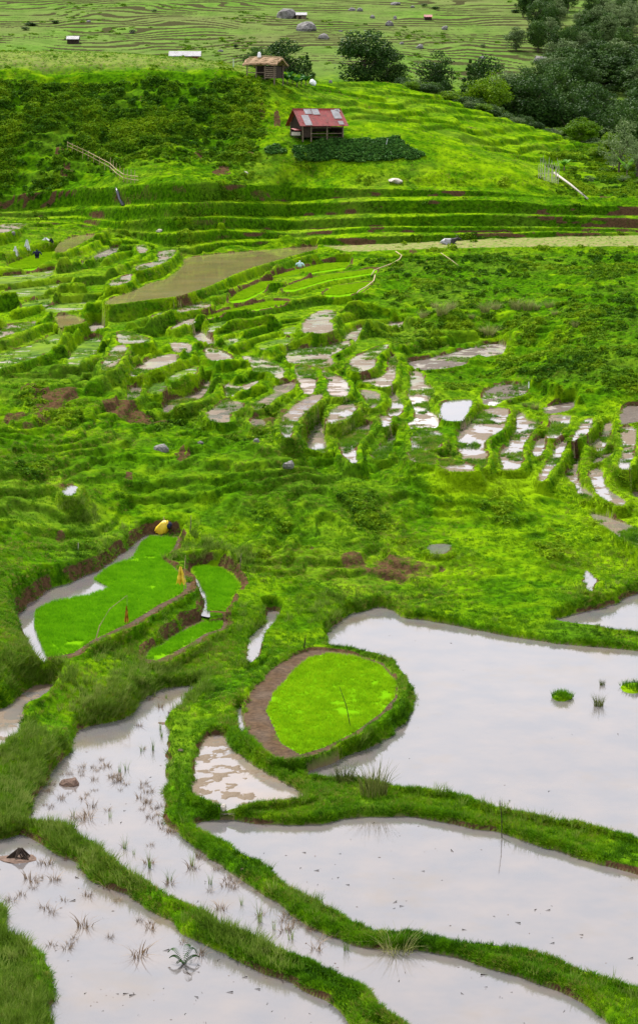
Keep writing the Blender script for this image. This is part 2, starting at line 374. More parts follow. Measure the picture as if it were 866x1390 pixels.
zone_fan = sstep(136, 148, Y)*(1-sstep(238, 246, Y))*(1-zone_rs)*(1-sstep(560, 620, U))*(1-inwall)
ra, rb = np.searchsorted(Dr, [134, 248]); ZS = Z.copy(); ZS[ra:rb] = BS(X[ra:rb], Y[ra:rb]); qf = (ZS+n1*.2)/.62; ff = qf-np.floor(qf); gg = np.where(ff < .92, ff*.05, .046+.954*sstep(.92, 1, ff)); fanlip = (1-sstep(.02, .07, ff))+(ff > .985)
Z += zone_fan*((np.floor(qf)+gg)*.62-n1*.2-Z)+zone_fan*fanlip*.26
zt, rs = terrace(Z, .6, n1*1.5+n2*.75, 1.0, .2); Z += (zt-Z)*zone_ls*.85; lsr = rs*zone_ls
n4 = fbm(X/1.5, Y/1.9, 44, 3); pit = sstep(.18, .5, n4+n1*.3)*(1-zone_far)*(1-zone_fan)*(1-zone_knoll)
nf = fbm(X/45, Y/60, 33, 3); nf2 = fbm(X/9, Y/16, 36, 2)
stepf = .85
zt, rs = terrace(Z, stepf, nf*5+nf2*.45, 1.0, .36); mfar = zone_far*(1-sstep(780, 850, Y)); Z += (zt-Z)*mfar*.4; riser = np.maximum(riser, rs*mfar)

# paddies cut into the slope, banks and bunds raised round them
RIDGE = '''0,434 14,430 27,427
-20,464 0,460 33,449 75,431
46,481 80,466 100,452 112,441
75,506 111,496 124,487 139,471 149,469
125,516 163,496 205,469 228,460
172,513 199,505 240,488 262,477
7,395 36,388 61,388
61,391 91,384 111,384
61,402 94,401
139,399 154,391 168,384
122,419 155,410 194,405 240,402 278,399 297,388 330,380 365,362 400,352 428,345
177,430 205,422
206,435 230,422 246,419
239,446 255,434 282,429
294,449 325,440 391,427 413,424
316,466 355,449 402,440
355,480 377,466 440,449
144,351 172,337 190,335
176,352 208,338
91,342 122,326 144,316
150,306 172,305
-20,394 42,378 111,378
-20,377 66,359 89,350
242,558 270,548 297,536 305,517
319,536 355,525 366,514
278,499 311,491 336,491
235,516 255,511 275,502
455,422 497,418 533,422 558,433
486,453 510,446 533,439
690,509 737,517 781,538
590,456 618,450 642,451
150,370 185,352 205,345
0,408 30,404 62,398
20,420 50,414 75,412
545,470 580,462 610,458
300,300 301,300'''
ridge = np.zeros_like(Z)
for ln in RIDGE.split('\n'):
    pp = [tuple(map(float, q.split(','))) for q in ln.split()]; W_ = []
    for (u0, v0), (u1, v1) in zip(pp, pp[1:]):
        for t in (0, .5): W_.append((u0+(u1-u0)*t, v0+(v1-v0)*t))
    W_.append(pp[-1]); q = []
    for u, v in W_:
        D = hit(B, u, v+.55*F/190*.95, 60, 300, 500)
        if D: x0, y0, _ = at_dist(u, v+6, D); q.append((float(x0), float(y0)))
    if len(q) < 2: continue
    q = np.array(q); R = 1.5; a, b = np.searchsorted(Dr, [q[:, 1].min()-R, q[:, 1].max()+R]); t0, t1 = (q[:, 0]/q[:, 1]).min()-.01, (q[:, 0]/q[:, 1]).max()+.01; c, e = np.searchsorted(Tc, [t0, t1]); sl = (slice(a, b), slice(c, e)); x = X[sl]; y = Y[sl]
    if x.size == 0: continue
    wx = x+fbm(x/1.3, y/1.3, 61, 2)*.1; wy = y+fbm(x/1.3, y/1.3, 71, 2)*.12; d2 = np.full(x.shape, 1e9)
    for (ax, ay), (bx, by) in zip(q, q[1:]):
        ex, ey = bx-ax, by-ay; t = np.clip(((wx-ax)*ex+(wy-ay)*ey)/(ex*ex+ey*ey+1e-9), 0, 1); d2 = np.minimum(d2, (wx-ax-t*ex)**2+(wy-ay-t*ey)**2)
    ridge[sl] = np.maximum(ridge[sl], 1-sstep(.22, .62, np.sqrt(d2)))
Z = Z+ridge*.72*(1+.25*n2)
up = np.full_like(Z, -99.0); dn = np.full_like(Z, 999.0); dmin = np.full_like(Z, 99.0)
inside = np.full(Z.shape, -1, int)
DS = {}
order = sorted(range(len(names)), key=lambda i: P[names[i]]['L'])
prot = np.full_like(Z, -99.0); downer = np.full_like(Z, 99.0)
for i in order:
    n = names[i]; d = P[n]; q = d['xy']; L = d['L']; R = 3.2; wa = .2 if L < 2.2 else .1
    y0, y1 = q[:, 1].min()-R, q[:, 1].max()+R; x0, x1 = q[:, 0].min()-R, q[:, 0].max()+R
    a, b = np.searchsorted(Dr, [y0, y1])
    t0, t1 = min(x0/y0, x0/y1), max(x1/y0, x1/y1); c, e = np.searchsorted(Tc, [t0, t1]); c = max(0, c-1)
    if b <= a or e <= c: continue
    sl = (slice(a, b), slice(c, e)); x = X[sl]; y = Y[sl]
    wx = x+fbm(x/1.1, y/1.1, 60, 2)*wa; wy = y+fbm(x/1.3, y/1.3, 70, 2)*wa*1.3
    d2 = np.full(x.shape, 1e9); ins = np.zeros(x.shape, bool)
    for k in range(len(q)):
        ax, ay = q[k]; bx, by = q[(k+1) % len(q)]; ex, ey = bx-ax, by-ay; l2 = ex*ex+ey*ey+1e-9
        t = np.clip(((wx-ax)*ex+(wy-ay)*ey)/l2, 0, 1); d2 = np.minimum(d2, (wx-ax-t*ex)**2+(wy-ay-t*ey)**2)
        if abs(ey) > 1e-9:
            cr = ((ay > wy) != (by > wy)) & (wx < (bx-ax)*(wy-ay)/(ey)+ax); ins ^= cr
    ds = np.sqrt(d2); ds[ins] *= -1
    dpos = np.maximum(ds, 0)
    u1 = L+d['hb']*(1-np.exp(-dpos/.12))-K*np.maximum(0, dpos-d['w'])
    up[sl] = np.maximum(up[sl], np.where(ds > 0, u1, -99))
    kk = 2.6 if L < 3 else 3.0
    dn[sl] = np.minimum(dn[sl], np.where(ds > 0, L-.1+kk*ds, L))
    inside[sl][ins] = i
    own = ds < downer[sl]+.12; pz = L+d['hb']*(1-np.exp(-dpos/.12)); pr = np.where((ds > 0) & (ds < .42) & own, pz, -99); prot[sl] = np.maximum(prot[sl], pr); downer[sl] = np.minimum(downer[sl], np.maximum(ds, 0))
    dmin[sl] = np.minimum(dmin[sl], ds); DS[n] = (sl, ds)
rough = sstep(.3, 2.6, dmin)
Z += hills*rough*(n2*.36+n3*.15+n4*.2-pit*.25)*np.where((U > 430) & (Y > 97) & (Y < 122), .6, 1)*np.where(zone_knoll > .5, .35, 1)*(1-.8*zone_fan)+hills*(1-rough)*(dmin > 0)*n3*.05
Z += zone_scrub*(n2*.5)*(1-sstep(290, 298, Y))+zone_plateau*n2*.05+inwall*n3*.05
near = up > -50
Z = np.where(near, np.maximum(Z, up+n3*.03), Z)
cut = Z-dn
Z = np.minimum(Z, dn)
Z = np.where(inside < 0, np.maximum(Z, prot), Z)
mudm = np.zeros_like(Z); seedm = np.zeros_like(Z); drym = np.zeros_like(Z); soil = np.zeros_like(Z); bed = np.zeros_like(Z)
WL = {}
for i, n in enumerate(names):
    d = P[n]; m = inside == i
    if not m.any(): continue
    L = d['L']; x = X[m]; y = Y[m]; dd = np.minimum(1, -dmin[m]/.35)
    c = d['cover']; near_ = L < 2.2
    sc = .38 if near_ else .7
    nn = fbm(x/sc/1.7, y/sc/1.5, 90, 5, .62)+(.2 if near_ else .4)*fbm(x/3.1, y/5, 95, 2)
    if c in 'wb':
        Z[m] = L-.03-.22*dd+nn*.05; bed[m] = 1
        WL[n] = L
    elif c == 's':
        Z[m] = L-.01+nn*.012; seedm[m] = 1
    else:
        th = np.quantile(nn, min(.98, max(.02, d['wet']))) if len(nn) > 5 else 0
        Z[m] = L+.10*(nn-th)
        WL[n] = L
        if c == 'm': mudm[m] = 1; bed[m] = .8
        elif c == 'd': mudm[m] = 1; drym[m] = 1
        else: mudm[m] = .18
# n9: open water along its far bank; n7: bare strip on the left
def inpoly(px, py, pts):
    ins = np.zeros(np.shape(px), bool)
    for (ax, ay), (bx, by) in zip(pts, pts[1:]+pts[:1]):
        if ay != by: ins ^= ((ay > py) != (by > py)) & (px < (bx-ax)*(py-ay)/(by-ay)+ax)
    return ins
def sight(pts, z): 
    return [tuple(float(c) for c in on_plane(u, v, z)) for u, v in pts]
BED = {'n9': [(241,730),(236,744),(221,760),(237,772),(250,786),(253,798),(243,807),(213,822),(198,832),(176,845),(125,869),(100,886),(66,893),(56,872),(47,848),(50,828),(72,817),(96,812),(125,806),(150,797),(128,786),(150,769),(181,757),(192,737),(203,728)],
 'n10': [(262,771),(278,768),(301,772),(314,782),(324,794),(315,809),(307,823),(297,828),(282,829),(281,810),(272,792)],
 'n11': [(272,846),(290,842),(303,845),(300,853),(278,860),(262,871),(240,883),(213,896),(198,894),(202,886),(225,872),(247,858)],
 'n7': [(362,965),(371,942),(394,916),(418,893),(445,887),(482,891),(517,903),(537,925),(536,946),(516,968),(482,993),(440,1014),(408,1024),(382,1008)]}
for n in names:
    if P[n]['cover'] == 's' and n not in BED: BED[n] = P[n]['pts']
WET = {'n9': [(53,901),(42,886),(24,852),(26,828),(72,792),(137,768),(195,722),(206,727),(183,757),(150,770),(128,786),(150,797),(125,807),(72,817),(50,828),(47,848),(56,872),(66,896)], 'n10': [(252,775),(272,788),(283,810),(284,838),(270,838),(260,794)]}
bedxy = {n: sight(p, P[n]['L']) for n, p in BED.items()}
seedm[:] = 0; rim = np.zeros_like(Z)
for n, p in bedxy.items():
    m = inside == names.index(n); k = inpoly(X[m], Y[m], p)
    if n.startswith('s'): k[:] = True
    s_ = np.zeros(m.sum()); s_[k] = 1; seedm[m] = s_
    k2_ = inpoly(X[m], Y[m], sight(WET[n], P[n]['L'])) if n in WET else None
    if n == 'n9': zz = Z[m]; zz[k2_] -= .12; Z[m] = zz; WL[n] = P[n]['L']-.04; b_ = bed[m]; b_[k2_] = 1; bed[m] = b_; kk_ = (~k)&(~k2_); rim[m] = kk_*1.0
    elif n == 'n10': WL[n] = P[n]['L']-.05; zz = Z[m]; wet = k2_; zz[wet] -= .14; Z[m] = zz
    else: rim[m] = (~k)*1.0
# bare earth
soil = rim*(.75+.25*n3); mudm = np.maximum(mudm, rim*(.35+.3*n3)); drym = np.maximum(drym, 0)
dpos = np.where(inside < 0, dmin, 9)
soil = np.maximum(soil, (1-sstep(.03, np.where(Z < 1.0, .2, .3), dpos))*sstep(np.where(Z < 1.0, .05, -.1), .4, fbm(X/1.7, Y/2.4, 110, 2)))
lip = (1-sstep(.12, .3, dpos))
for n in ('n9', 'n10', 'n11', 'sb1', 'sb2', 'sb3', 'sb4', 'sb5'):
    sl, ds = DS[n]; soil[sl] = np.maximum(soil[sl], (1-sstep(.18, .42, ds))*(ds > 0)*.95*sstep(-.5, -.1, fbm(X[sl]/1.2, Y[sl]/1.2, 111, 2)))
wn = fbm(X/3.5, Z/.9, 120, 3)
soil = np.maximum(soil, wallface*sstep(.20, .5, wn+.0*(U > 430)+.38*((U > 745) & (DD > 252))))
soil = np.maximum(soil, riser*zone_knoll*sstep(.35, .6, fbm(X/4, Y/2, 130, 3))*.6)
soil = np.maximum(soil, riser*zone_far*(.45+.55*sstep(-.25, .2, fbm(X/14, Y/9, 131, 3))))
sp_ = [(248,610,16,7),(175,640,9,4),(82,720,12,5),(215,600,6,3),(600,767,9,4),(205,740,6,3),(270,207,9,4),(110,175,6,3),(340,205,10,3),(375,160,9,6),(355,150,8,6),(80,203,10,3),(300,232,18,5),(90,230,14,4),(535,122,12,3),(640,170,8,3),(560,340,10,2),(425,735,8,3),(190,130,5,2),(820,268,12,4)]
for (u, v, ru, rv) in sp_:
    D = hit(B, u, v)
    if D is None: continue
    ru, rv = ru*.7, rv*.7; x0, y0, z0 = at_dist(u, v, D); s_ = D/F; al = max(.12, -float(slope(v)))
    ry = rv*s_/max(al, .15)
    g = ((X-x0)/(ru*s_))**2+((Y-y0)/ry)**2+fbm(X/(ru*s_*.35), Y/(ry*.35), 140, 4, .7)*1.7
    soil = np.maximum(soil, (1-sstep(.3, 1.1, g))*(dmin > .3)*.85)
soil = np.maximum(soil, zone_ls*sstep(.42, .6, fbm(X/4.5, Y/7, 150, 3))*.8)
tone = (n1*.25+n2*.15)*1.0
def blob(u0, u1, v0, v1, val):
    global tone
    ub = 433+F*TT*cp; vb = 695-F*np.tan(np.arctan((Z-HC)/Y)+PITCH)
    tone = tone+val*sstep(u0-15, u0+15, ub)*(1-sstep(u1-15, u1+15, ub))*sstep(v0-8, v0+8, vb)*(1-sstep(v1-8, v1+8, vb))
tone = tone+zone_knoll*.1-zone_rs*.12-zone_scrub*.02-wallface*.3-riser*.15-lsr*.12-pit*.24*(dmin > 1.0)+tread*.15+zone_fan*(fanlip*.14-.45*((ff > .90) & (ff < .985)))+((dmin > 0) & (dmin < .32) & (Y > 112))*.08-.26*((dmin > .42) & (dmin < .85) & (Y > 112) & (Z > B0Z+.05))  # plant colour by zone; painted shade on faces, risers, pits, painted light on lips
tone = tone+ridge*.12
blob(450, 780, 225, 262, .1); blob(585, 735, 640, 672, .8); blob(433, 860, 672, 790, .1); blob(400, 900, 650, 800, .04); blob(-50, 330, 540, 700, .02); blob(-50, 250, 1050, 1400, -.05); blob(400, 480, 50, 250, -.1)
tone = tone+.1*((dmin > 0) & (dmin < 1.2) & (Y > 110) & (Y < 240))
drystrip = striparea
plateau_dry = zone_plateau
gridz = Z
def zg(x, y):
    x = np.asarray(x, float); y = np.asarray(y, float)
    r = np.interp(y, Dr, np.arange(len(Dr))); c = np.interp(x/np.maximum(y, 1), Tc, np.arange(NT))
    i = np.clip(r.astype(int), 0, len(Dr)-2); j = np.clip(c.astype(int), 0, NT-2); a = r-i; b = c-j
    return (gridz[i, j]*(1-a)*(1-b)+gridz[i+1, j]*a*(1-b)+gridz[i, j+1]*(1-a)*b+gridz[i+1, j+1]*a*b)
def ground(u, v, n=2600):
    """where the sight line meets the land"""
    D = hit(zg, u, v, 41, 1290, n)
    if D is None: D = 1000
    x, y, z = at_dist(u, v, D); return float(x), float(y), float(zg(x, y))
# ------------------------------------------------------------ helpers for meshes, materials and tags
def tag(o, label=None, cat=None, group=None, kind=None):
    if label: o['label'] = label
    if cat: o['category'] = cat
    if group: o['group'] = group
    if kind: o['kind'] = kind
    return o
def np_mesh(name, V, Fc, mat=None, smooth=False, attrs=None):
    me = bpy.data.meshes.new(name); V = np.asarray(V, np.float32); Fc = np.asarray(Fc, np.int32); k = Fc.shape[1]
    me.vertices.add(len(V)); me.vertices.foreach_set('co', V.ravel())
    me.loops.add(Fc.size); me.loops.foreach_set('vertex_index', Fc.ravel())
    me.polygons.add(len(Fc)); me.polygons.foreach_set('loop_start', np.arange(0, Fc.size, k, dtype=np.int32))
    me.polygons.foreach_set('loop_total', np.full(len(Fc), k, np.int32))
    if smooth: me.polygons.foreach_set('use_smooth', np.ones(len(Fc), bool))
    for an, (ty, arr) in (attrs or {}).items():
        at = me.attributes.new(an, ty, 'POINT')
        at.data.foreach_set('color' if 'COLOR' in ty else ('vector' if 'VECTOR' in ty else 'value'), np.asarray(arr).ravel())
    me.update(calc_edges=True)
    if mat: me.materials.append(mat)
    return me
def link(name, me, parent=None, loc=None):
    o = bpy.data.objects.new(name, me); C.objects.link(o)
    if parent: o.parent = parent
    if loc is not None: o.location = loc
    return o
def empty(name, loc, rz=0, **kw):
    o = bpy.data.objects.new(name, None); C.objects.link(o); o.location = loc; o.rotation_euler = (0, 0, rz); o.empty_display_size = .3
    tag(o, **kw); return o

class MB:                                     # collects shapes for ONE mesh
    def __init__(s): s.v = []; s.f = []
    def add(s, v, f):
        n = len(s.v); s.v += [tuple(map(float, q)) for q in v]; s.f += [tuple(i+n for i in q) for q in f]; return s
    def box(s, c, size, rz=0, tilt=0):
        sx, sy, sz = [q/2 for q in size]; out = []
        for dx, dy, dz in ((-1,-1,-1),(1,-1,-1),(1,1,-1),(-1,1,-1),(-1,-1,1),(1,-1,1),(1,1,1),(-1,1,1)):
            x, y, z = dx*sx, dy*sy, dz*sz
            y, z = y*math.cos(tilt)-z*math.sin(tilt), y*math.sin(tilt)+z*math.cos(tilt)
            x, y = x*math.cos(rz)-y*math.sin(rz), x*math.sin(rz)+y*math.cos(rz); out.append((c[0]+x, c[1]+y, c[2]+z))
        return s.add(out, [(0,3,2,1),(4,5,6,7),(0,1,5,4),(1,2,6,5),(2,3,7,6),(3,0,4,7)])
    def tube(s, pts, rad, n=6):
        pts = [np.array(p, float) for p in pts]; rad = rad if hasattr(rad, '__len__') else [rad]*len(pts); V = []
        for i, p in enumerate(pts):
            t = pts[min(i+1, len(pts)-1)]-pts[max(i-1, 0)]; t = t/(np.linalg.norm(t)+1e-9)
            a = np.cross(t, (0, 0, 1) if abs(t[2]) < .9 else (1, 0, 0)); a /= np.linalg.norm(a); b = np.cross(t, a)
            for k in range(n):
                w = 2*math.pi*k/n; V.append(p+rad[i]*(a*math.cos(w)+b*math.sin(w)))
        Fq = []
        for i in range(len(pts)-1):
            for k in range(n): Fq.append((i*n+k, i*n+(k+1) % n, (i+1)*n+(k+1) % n, (i+1)*n+k))
        Fq.append(tuple(range(n))[::-1]); Fq.append(tuple((len(pts)-1)*n+k for k in range(n)))
        return s.add(V, Fq)
    def build(s, name, mat, parent=None, loc=None, smooth=False, mat2=None):
        me = bpy.data.meshes.new(name); me.from_pydata(s.v, [], s.f); me.materials.append(mat)
        if smooth:
            for p in me.polygons: p.use_smooth = True
        return link(name, me, parent, loc)

class NT_:
    def __init__(s, name):
        s.m = bpy.data.materials.new(name); s.m.use_nodes = True; s.t = s.m.node_tree; s.n = s.t.nodes; s.n.clear()
        s.out = s.n.new('ShaderNodeOutputMaterial'); s.b = s.n.new('ShaderNodeBsdfPrincipled'); s.l(s.b.outputs[0], s.out.inputs[0])
    def l(s, a, b): s.t.links.new(a, b)
    def new(s, ty, **kw):
        q = s.n.new(ty)
        for k, v in kw.items(): setattr(q, k, v)
        return q
    def val(s, q, sock):
        if hasattr(q, 'is_output'): s.l(q, sock)
        else: sock.default_value = q if not (isinstance(q, tuple) and len(q) == 3 and sock.type == 'RGBA') else (*q, 1)
    def noise(s, scale, detail=3, rough=.55, vec=None, dist=0, sc=None):
        q = s.new('ShaderNodeTexNoise'); q.inputs['Scale'].default_value = scale; q.inputs['Detail'].default_value = detail
        q.inputs['Roughness'].default_value = rough; q.inputs['Distortion'].default_value = dist
        if vec is None: vec = s.pos()
        if sc:
            mp = s.new('ShaderNodeMapping'); mp.inputs['Scale'].default_value = sc; s.l(vec, mp.inputs[0]); vec = mp.outputs[0]
        s.l(vec, q.inputs['Vector']); return q.outputs['Fac']
    def pos(s):
        if not hasattr(s, '_p'): s._p = s.new('ShaderNodeNewGeometry').outputs['Position']
        return s._p
    def ramp(s, fac, stops):
        q = s.new('ShaderNodeValToRGB'); s.l(fac, q.inputs[0]); e = q.color_ramp.elements
        while len(e) < len(stops): e.new(.5)
        for i, (p, c) in enumerate(stops): e[i].position = p; e[i].color = (c if len(c) == 4 else (*c, 1)) if hasattr(c, '__len__') else (c, c, c, 1)
        return q.outputs[0]
    def mix(s, fac, a, b, mode='MIX'):
        q = s.new('ShaderNodeMix'); q.data_type = 'RGBA'; q.blend_type = mode; q.clamp_factor = True
        s.val(fac, q.inputs['Factor']); s.val(a, q.inputs['A'] if False else q.inputs[6]); s.val(b, q.inputs[7]); return q.outputs[2]
    def math(s, op, a, b=0, c=None, clamp=False):
        q = s.new('ShaderNodeMath', operation=op, use_clamp=clamp); s.val(a, q.inputs[0]); s.val(b, q.inputs[1])
        if c is not None: s.val(c, q.inputs[2])
        return q.outputs[0]
    def bump(s, h, strength=.5, dist=.1):
        q = s.new('ShaderNodeBump'); q.inputs['Strength'].default_value = strength; q.inputs['Distance'].default_value = dist
        s.l(h, q.inputs['Height']); s.l(q.outputs[0], s.b.inputs['Normal']); return q
    def fin(s, col, rough=.9, spec=.2, metal=0, ior=None):
        s.val(col, s.b.inputs['Base Color']); s.val(rough, s.b.inputs['Roughness']); s.b.inputs['Specular IOR Level'].default_value = spec
        s.b.inputs['Metallic'].default_value = metal
        if ior: s.b.inputs['IOR'].default_value = ior
        return s.m
def simple(name, a, b=None, scale=6, rough=.8, spec=.2, bump=.0, metal=0, sc=None):
    q = NT_(name); n = q.noise(scale, 4, .6, vec=q.new('ShaderNodeTexCoord').outputs['Object'], sc=sc)
    col = q.mix(q.ramp(n, [(.35, 0), (.65, 1)]), a, b or tuple(x*.6 for x in a))
    if bump: q.bump(n, bump, .05)
    return q.fin(col, rough, spec, metal)

G_DARK, G_MID, G_LIME = (.016, .055, .002), (.064, .172, .002), (.155, .27, .003)
# ground
q = NT_('land'); at = q.new('ShaderNodeAttribute', attribute_name='cov'); sep = q.new('ShaderNodeSeparateColor'); q.l(at.outputs['Color'], sep.inputs[0])
at2 = q.new('ShaderNodeAttribute', attribute_name='cov2'); sep2 = q.new('ShaderNodeSeparateColor'); q.l(at2.outputs['Color'], sep2.inputs[0])
a_soil, a_mud, a_seed = sep.outputs[0], sep.outputs[1], sep.outputs[2]; a_dry, a_bed, a_far = sep2.outputs[0], sep2.outputs[1], sep2.outputs[2]
nA = q.noise(.45, 4, .6); nB = q.noise(2.3, 4, .65); nC = q.noise(.09, 3, .5)
g = q.mix(q.ramp(nB, [(.35, 0), (.65, 1)]), G_DARK, G_MID)
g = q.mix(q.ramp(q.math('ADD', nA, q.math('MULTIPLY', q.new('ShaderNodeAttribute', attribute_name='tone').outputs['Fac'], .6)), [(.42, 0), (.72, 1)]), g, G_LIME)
g = q.mix(q.math('MULTIPLY', q.ramp(nC, [(.5, 0), (.7, 1)]), .35), g, (.12, .16, .02))
fa = q.noise(.022, 4, .6); fb = q.noise(.25, 4, .65, sc=(1, .35, 2.5))
gf = q.mix(q.ramp(fb, [(.3, 0), (.7, 1)]), (.055, .12, .016), (.12, .205, .036)); gf = q.mix(q.ramp(fa, [(.42, 0), (.66, .7)]), gf, (.13, .135, .055))
g = q.mix(a_far, g, gf)
g = q.mix(a_seed, g, (.11, .27, .003))
nD = q.noise(5, 5, .7); so = q.mix(q.ramp(nD, [(.3, 0), (.7, 1)]), (.035, .019, .010), (.115, .068, .034))
sof = q.mix(q.ramp(nD, [(.3, 0), (.7, 1)]), (.022, .036, .012), (.075, .062, .03)); so = q.mix(a_far, so, sof)
mu = q.mix(q.ramp(nD, [(.3, 0), (.7, 1)]), (.035, .025, .016), (.10, .07, .047))
dr = q.mix(q.ramp(nB, [(.35, 0), (.6, 1)]), (.26, .20, .11), (.12, .19, .03))
g = q.mix(a_dry, g, dr)
edge = q.math('ADD', a_soil, q.math('MULTIPLY', q.math('SUBTRACT', nB, .5), .8)); g = q.mix(q.ramp(edge, [(.42, 0), (.6, 1)]), g, so)
g = q.mix(a_mud, g, mu); g = q.mix(a_bed, g, (.14, .10, .06))
bm = q.bump(nD, .6, .08)
rg = q.mix(a_mud, (.95, .95, .95), (.65, .65, .65))
M_LAND = q.fin(g, rg, .03); q.l(q.math('MULTIPLY', a_mud, .2), q.b.inputs['Specular IOR Level'])
def water_mat(name, base, rough, wav, ior=1.5):
    q = NT_(name); n = q.noise(.5, 3, .6); n2_ = q.noise(.16, 3, .5)
    col = q.mix(q.ramp(n, [(.35, 0), (.7, 1)]), base, (base[0]*1.35, base[1]*1.2, base[2]*1.05))
    col = q.mix(q.ramp(q.noise(.22, 4, .65), [(.55, 0), (.72, .1 if ior == 1.6 else .6)]), col, (base[0]*1.25, base[1]*.95, base[2]*.55))
    w = q.noise(4.5, 3, .6, sc=(1, .55, 1)); q.bump(w, wav, .03)
    r = q.mix(q.ramp(n2_, [(.4, 0), (.65, 1)]), (rough,)*3, (rough*2.6,)*3)
    m = q.fin(col, r, .5, ior=ior); return m
M_WATER = water_mat('still_water', (.115, .11, .114), .03, .05, 2.3)
M_BROWN = water_mat('silty_water', (.19, .155, .075), .05, .015, 1.6)
M_MUDFAR = water_mat('mud_water_painted_sky', (.40, .375, .37), .05, .03, 1.9)  # far puddles: sky reflection blocked by the hills, painted into a pale base colour
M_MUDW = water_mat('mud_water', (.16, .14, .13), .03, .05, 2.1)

def leafmat(name, dark, mid, light, nscale=.35, trans=.25, rough=.6, dry=None, rnd=.6):
    q = NT_(name); oi = q.new('ShaderNodeObjectInfo'); gi = q.new('ShaderNodeNewGeometry')
    n = q.noise(nscale, 3, .6); n_ = q.noise(nscale*6, 2, .6)
    f = q.math('ADD', q.math('MULTIPLY', n, 1-rnd*.5), q.math('MULTIPLY', q.math('ADD', oi.outputs['Random'], gi.outputs['Random Per Island']), rnd*.25))
    f = q.math('ADD', f, q.math('MULTIPLY', q.math('SUBTRACT', n_, .5), .5))
    c = q.ramp(f, [(.3, dark), (.52, mid), (.78, light)])
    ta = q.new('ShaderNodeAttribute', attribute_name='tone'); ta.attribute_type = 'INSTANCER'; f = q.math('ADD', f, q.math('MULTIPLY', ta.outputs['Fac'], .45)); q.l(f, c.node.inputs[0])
    if dry: c = q.mix(q.ramp(q.math('MULTIPLY', oi.outputs['Random'], q.noise(.15, 2)), [(.42, 0), (.5, 1)]), c, dry)
    q.fin(c, rough, .08); tr = q.new('ShaderNodeBsdfTranslucent'); q.l(c, tr.inputs[0]); ms = q.new('ShaderNodeMixShader'); ms.inputs[0].default_value = trans
    q.l(q.b.outputs[0], ms.inputs[1]); q.l(tr.outputs[0], ms.inputs[2]); q.l(ms.outputs[0], q.out.inputs[0]); return q.m
M_GRASS = leafmat('grass_blades', (.022, .075, .002), (.085, .225, .002), (.20, .33, .003), .3, .3, dry=(.22, .22, .04))
M_SCRUB = leafmat('scrub_leaves', (.026, .085, .003), (.085, .19, .004), (.19, .30, .006), .9, .25, .9)
M_RUSH = leafmat('rush_blades', (.05, .10, .006), (.13, .22, .02), (.30, .34, .09), .5, .3)
M_RICE = leafmat('rice_shoots', (.09, .28, .003), (.14, .37, .004), (.20, .45, .006), 1.3, .35, rnd=.3)
M_RICEY = leafmat('rice_shoots_pale', (.16, .33, .003), (.25, .44, .004), (.34, .53, .008), 1.3, .35, rnd=.3)

# ------------------------------------------------------------ land meshes
nr = len(Dr); V = np.stack([X, Y, Z], -1)
cov = np.stack([soil, np.clip(mudm, 0, 1), seedm, np.ones_like(Z)], -1)
cov2 = np.stack([np.clip(drystrip*1.0+plateau_dry*.55+drym*.4, 0, 1), bed, zone_far, np.ones_like(Z)], -1)
def landpart(name, a, b):
    k = b-a; v = V[a:b].reshape(-1, 3); ii = (np.arange(k-1)[:, None]*NT+np.arange(NT-1)[None, :]).ravel()
    f = np.stack([ii, ii+1, ii+NT+1, ii+NT], 1)
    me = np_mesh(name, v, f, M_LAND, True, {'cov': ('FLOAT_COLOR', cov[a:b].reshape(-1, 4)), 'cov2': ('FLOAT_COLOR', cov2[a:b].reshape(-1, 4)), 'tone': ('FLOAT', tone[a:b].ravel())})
    return tag(link(name, me), kind='structure')
ks = int(np.searchsorted(Dr, 400))
landpart('ground', 0, ks+1); landpart('hillside', ks, nr)
# water sheets
for n, L in WL.items():
    d = P[n]; q2 = d['xy']; c = q2.mean(0); 
    e = np.roll(q2, -1, 0)-np.roll(q2, 1, 0); nn = np.stack([e[:, 1], -e[:, 0]], 1); nn /= np.linalg.norm(nn, axis=1)[:, None]+1e-9
    ar = np.sum(q2[:, 0]*np.roll(q2[:, 1], -1)-np.roll(q2[:, 0], -1)*q2[:, 1]); nn *= np.sign(ar)
    o = q2+nn*.12
    me = bpy.data.meshes.new('paddy_water'); me.from_pydata([(float(x), float(y), L) for x, y in o], [], [tuple(range(len(o)))][:1] if ar > 0 else [tuple(range(len(o)))[::-1]])
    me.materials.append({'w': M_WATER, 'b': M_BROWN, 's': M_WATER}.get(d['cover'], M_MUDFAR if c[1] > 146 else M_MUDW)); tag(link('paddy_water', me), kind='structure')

# ------------------------------------------------------------ scattering (grass, scrub, shoots)
def blade_tuft(nb, h, spread, w, bend, seed, segs=2):
    r = np.random.default_rng(seed); V_ = []; F_ = []
    for i in range(nb):
        a = r.random()*6.283; rr = spread*math.sqrt(r.random()); bx, by = rr*math.cos(a), rr*math.sin(a); hh = h*(.55+.6*r.random()); fa = r.random()*6.283
        ox, oy = math.cos(a+r.normal()*.7), math.sin(a+r.normal()*.7); be = bend*(.3+r.random()); wx, wy = math.cos(fa)*w/2, math.sin(fa)*w/2
        n0 = len(V_)
        for k in range(segs+1):
            t = k/segs; s_ = (1-t*.92); z = hh*(t-.35*be*t*t); o_ = hh*be*t*t
            V_ += [(bx+ox*o_-wx*s_, by+oy*o_-wy*s_, z), (bx+ox*o_+wx*s_, by+oy*o_+wy*s_, z)]
        for k in range(segs): F_.append((n0+2*k, n0+2*k+1, n0+2*k+3, n0+2*k+2))
    return V_, F_
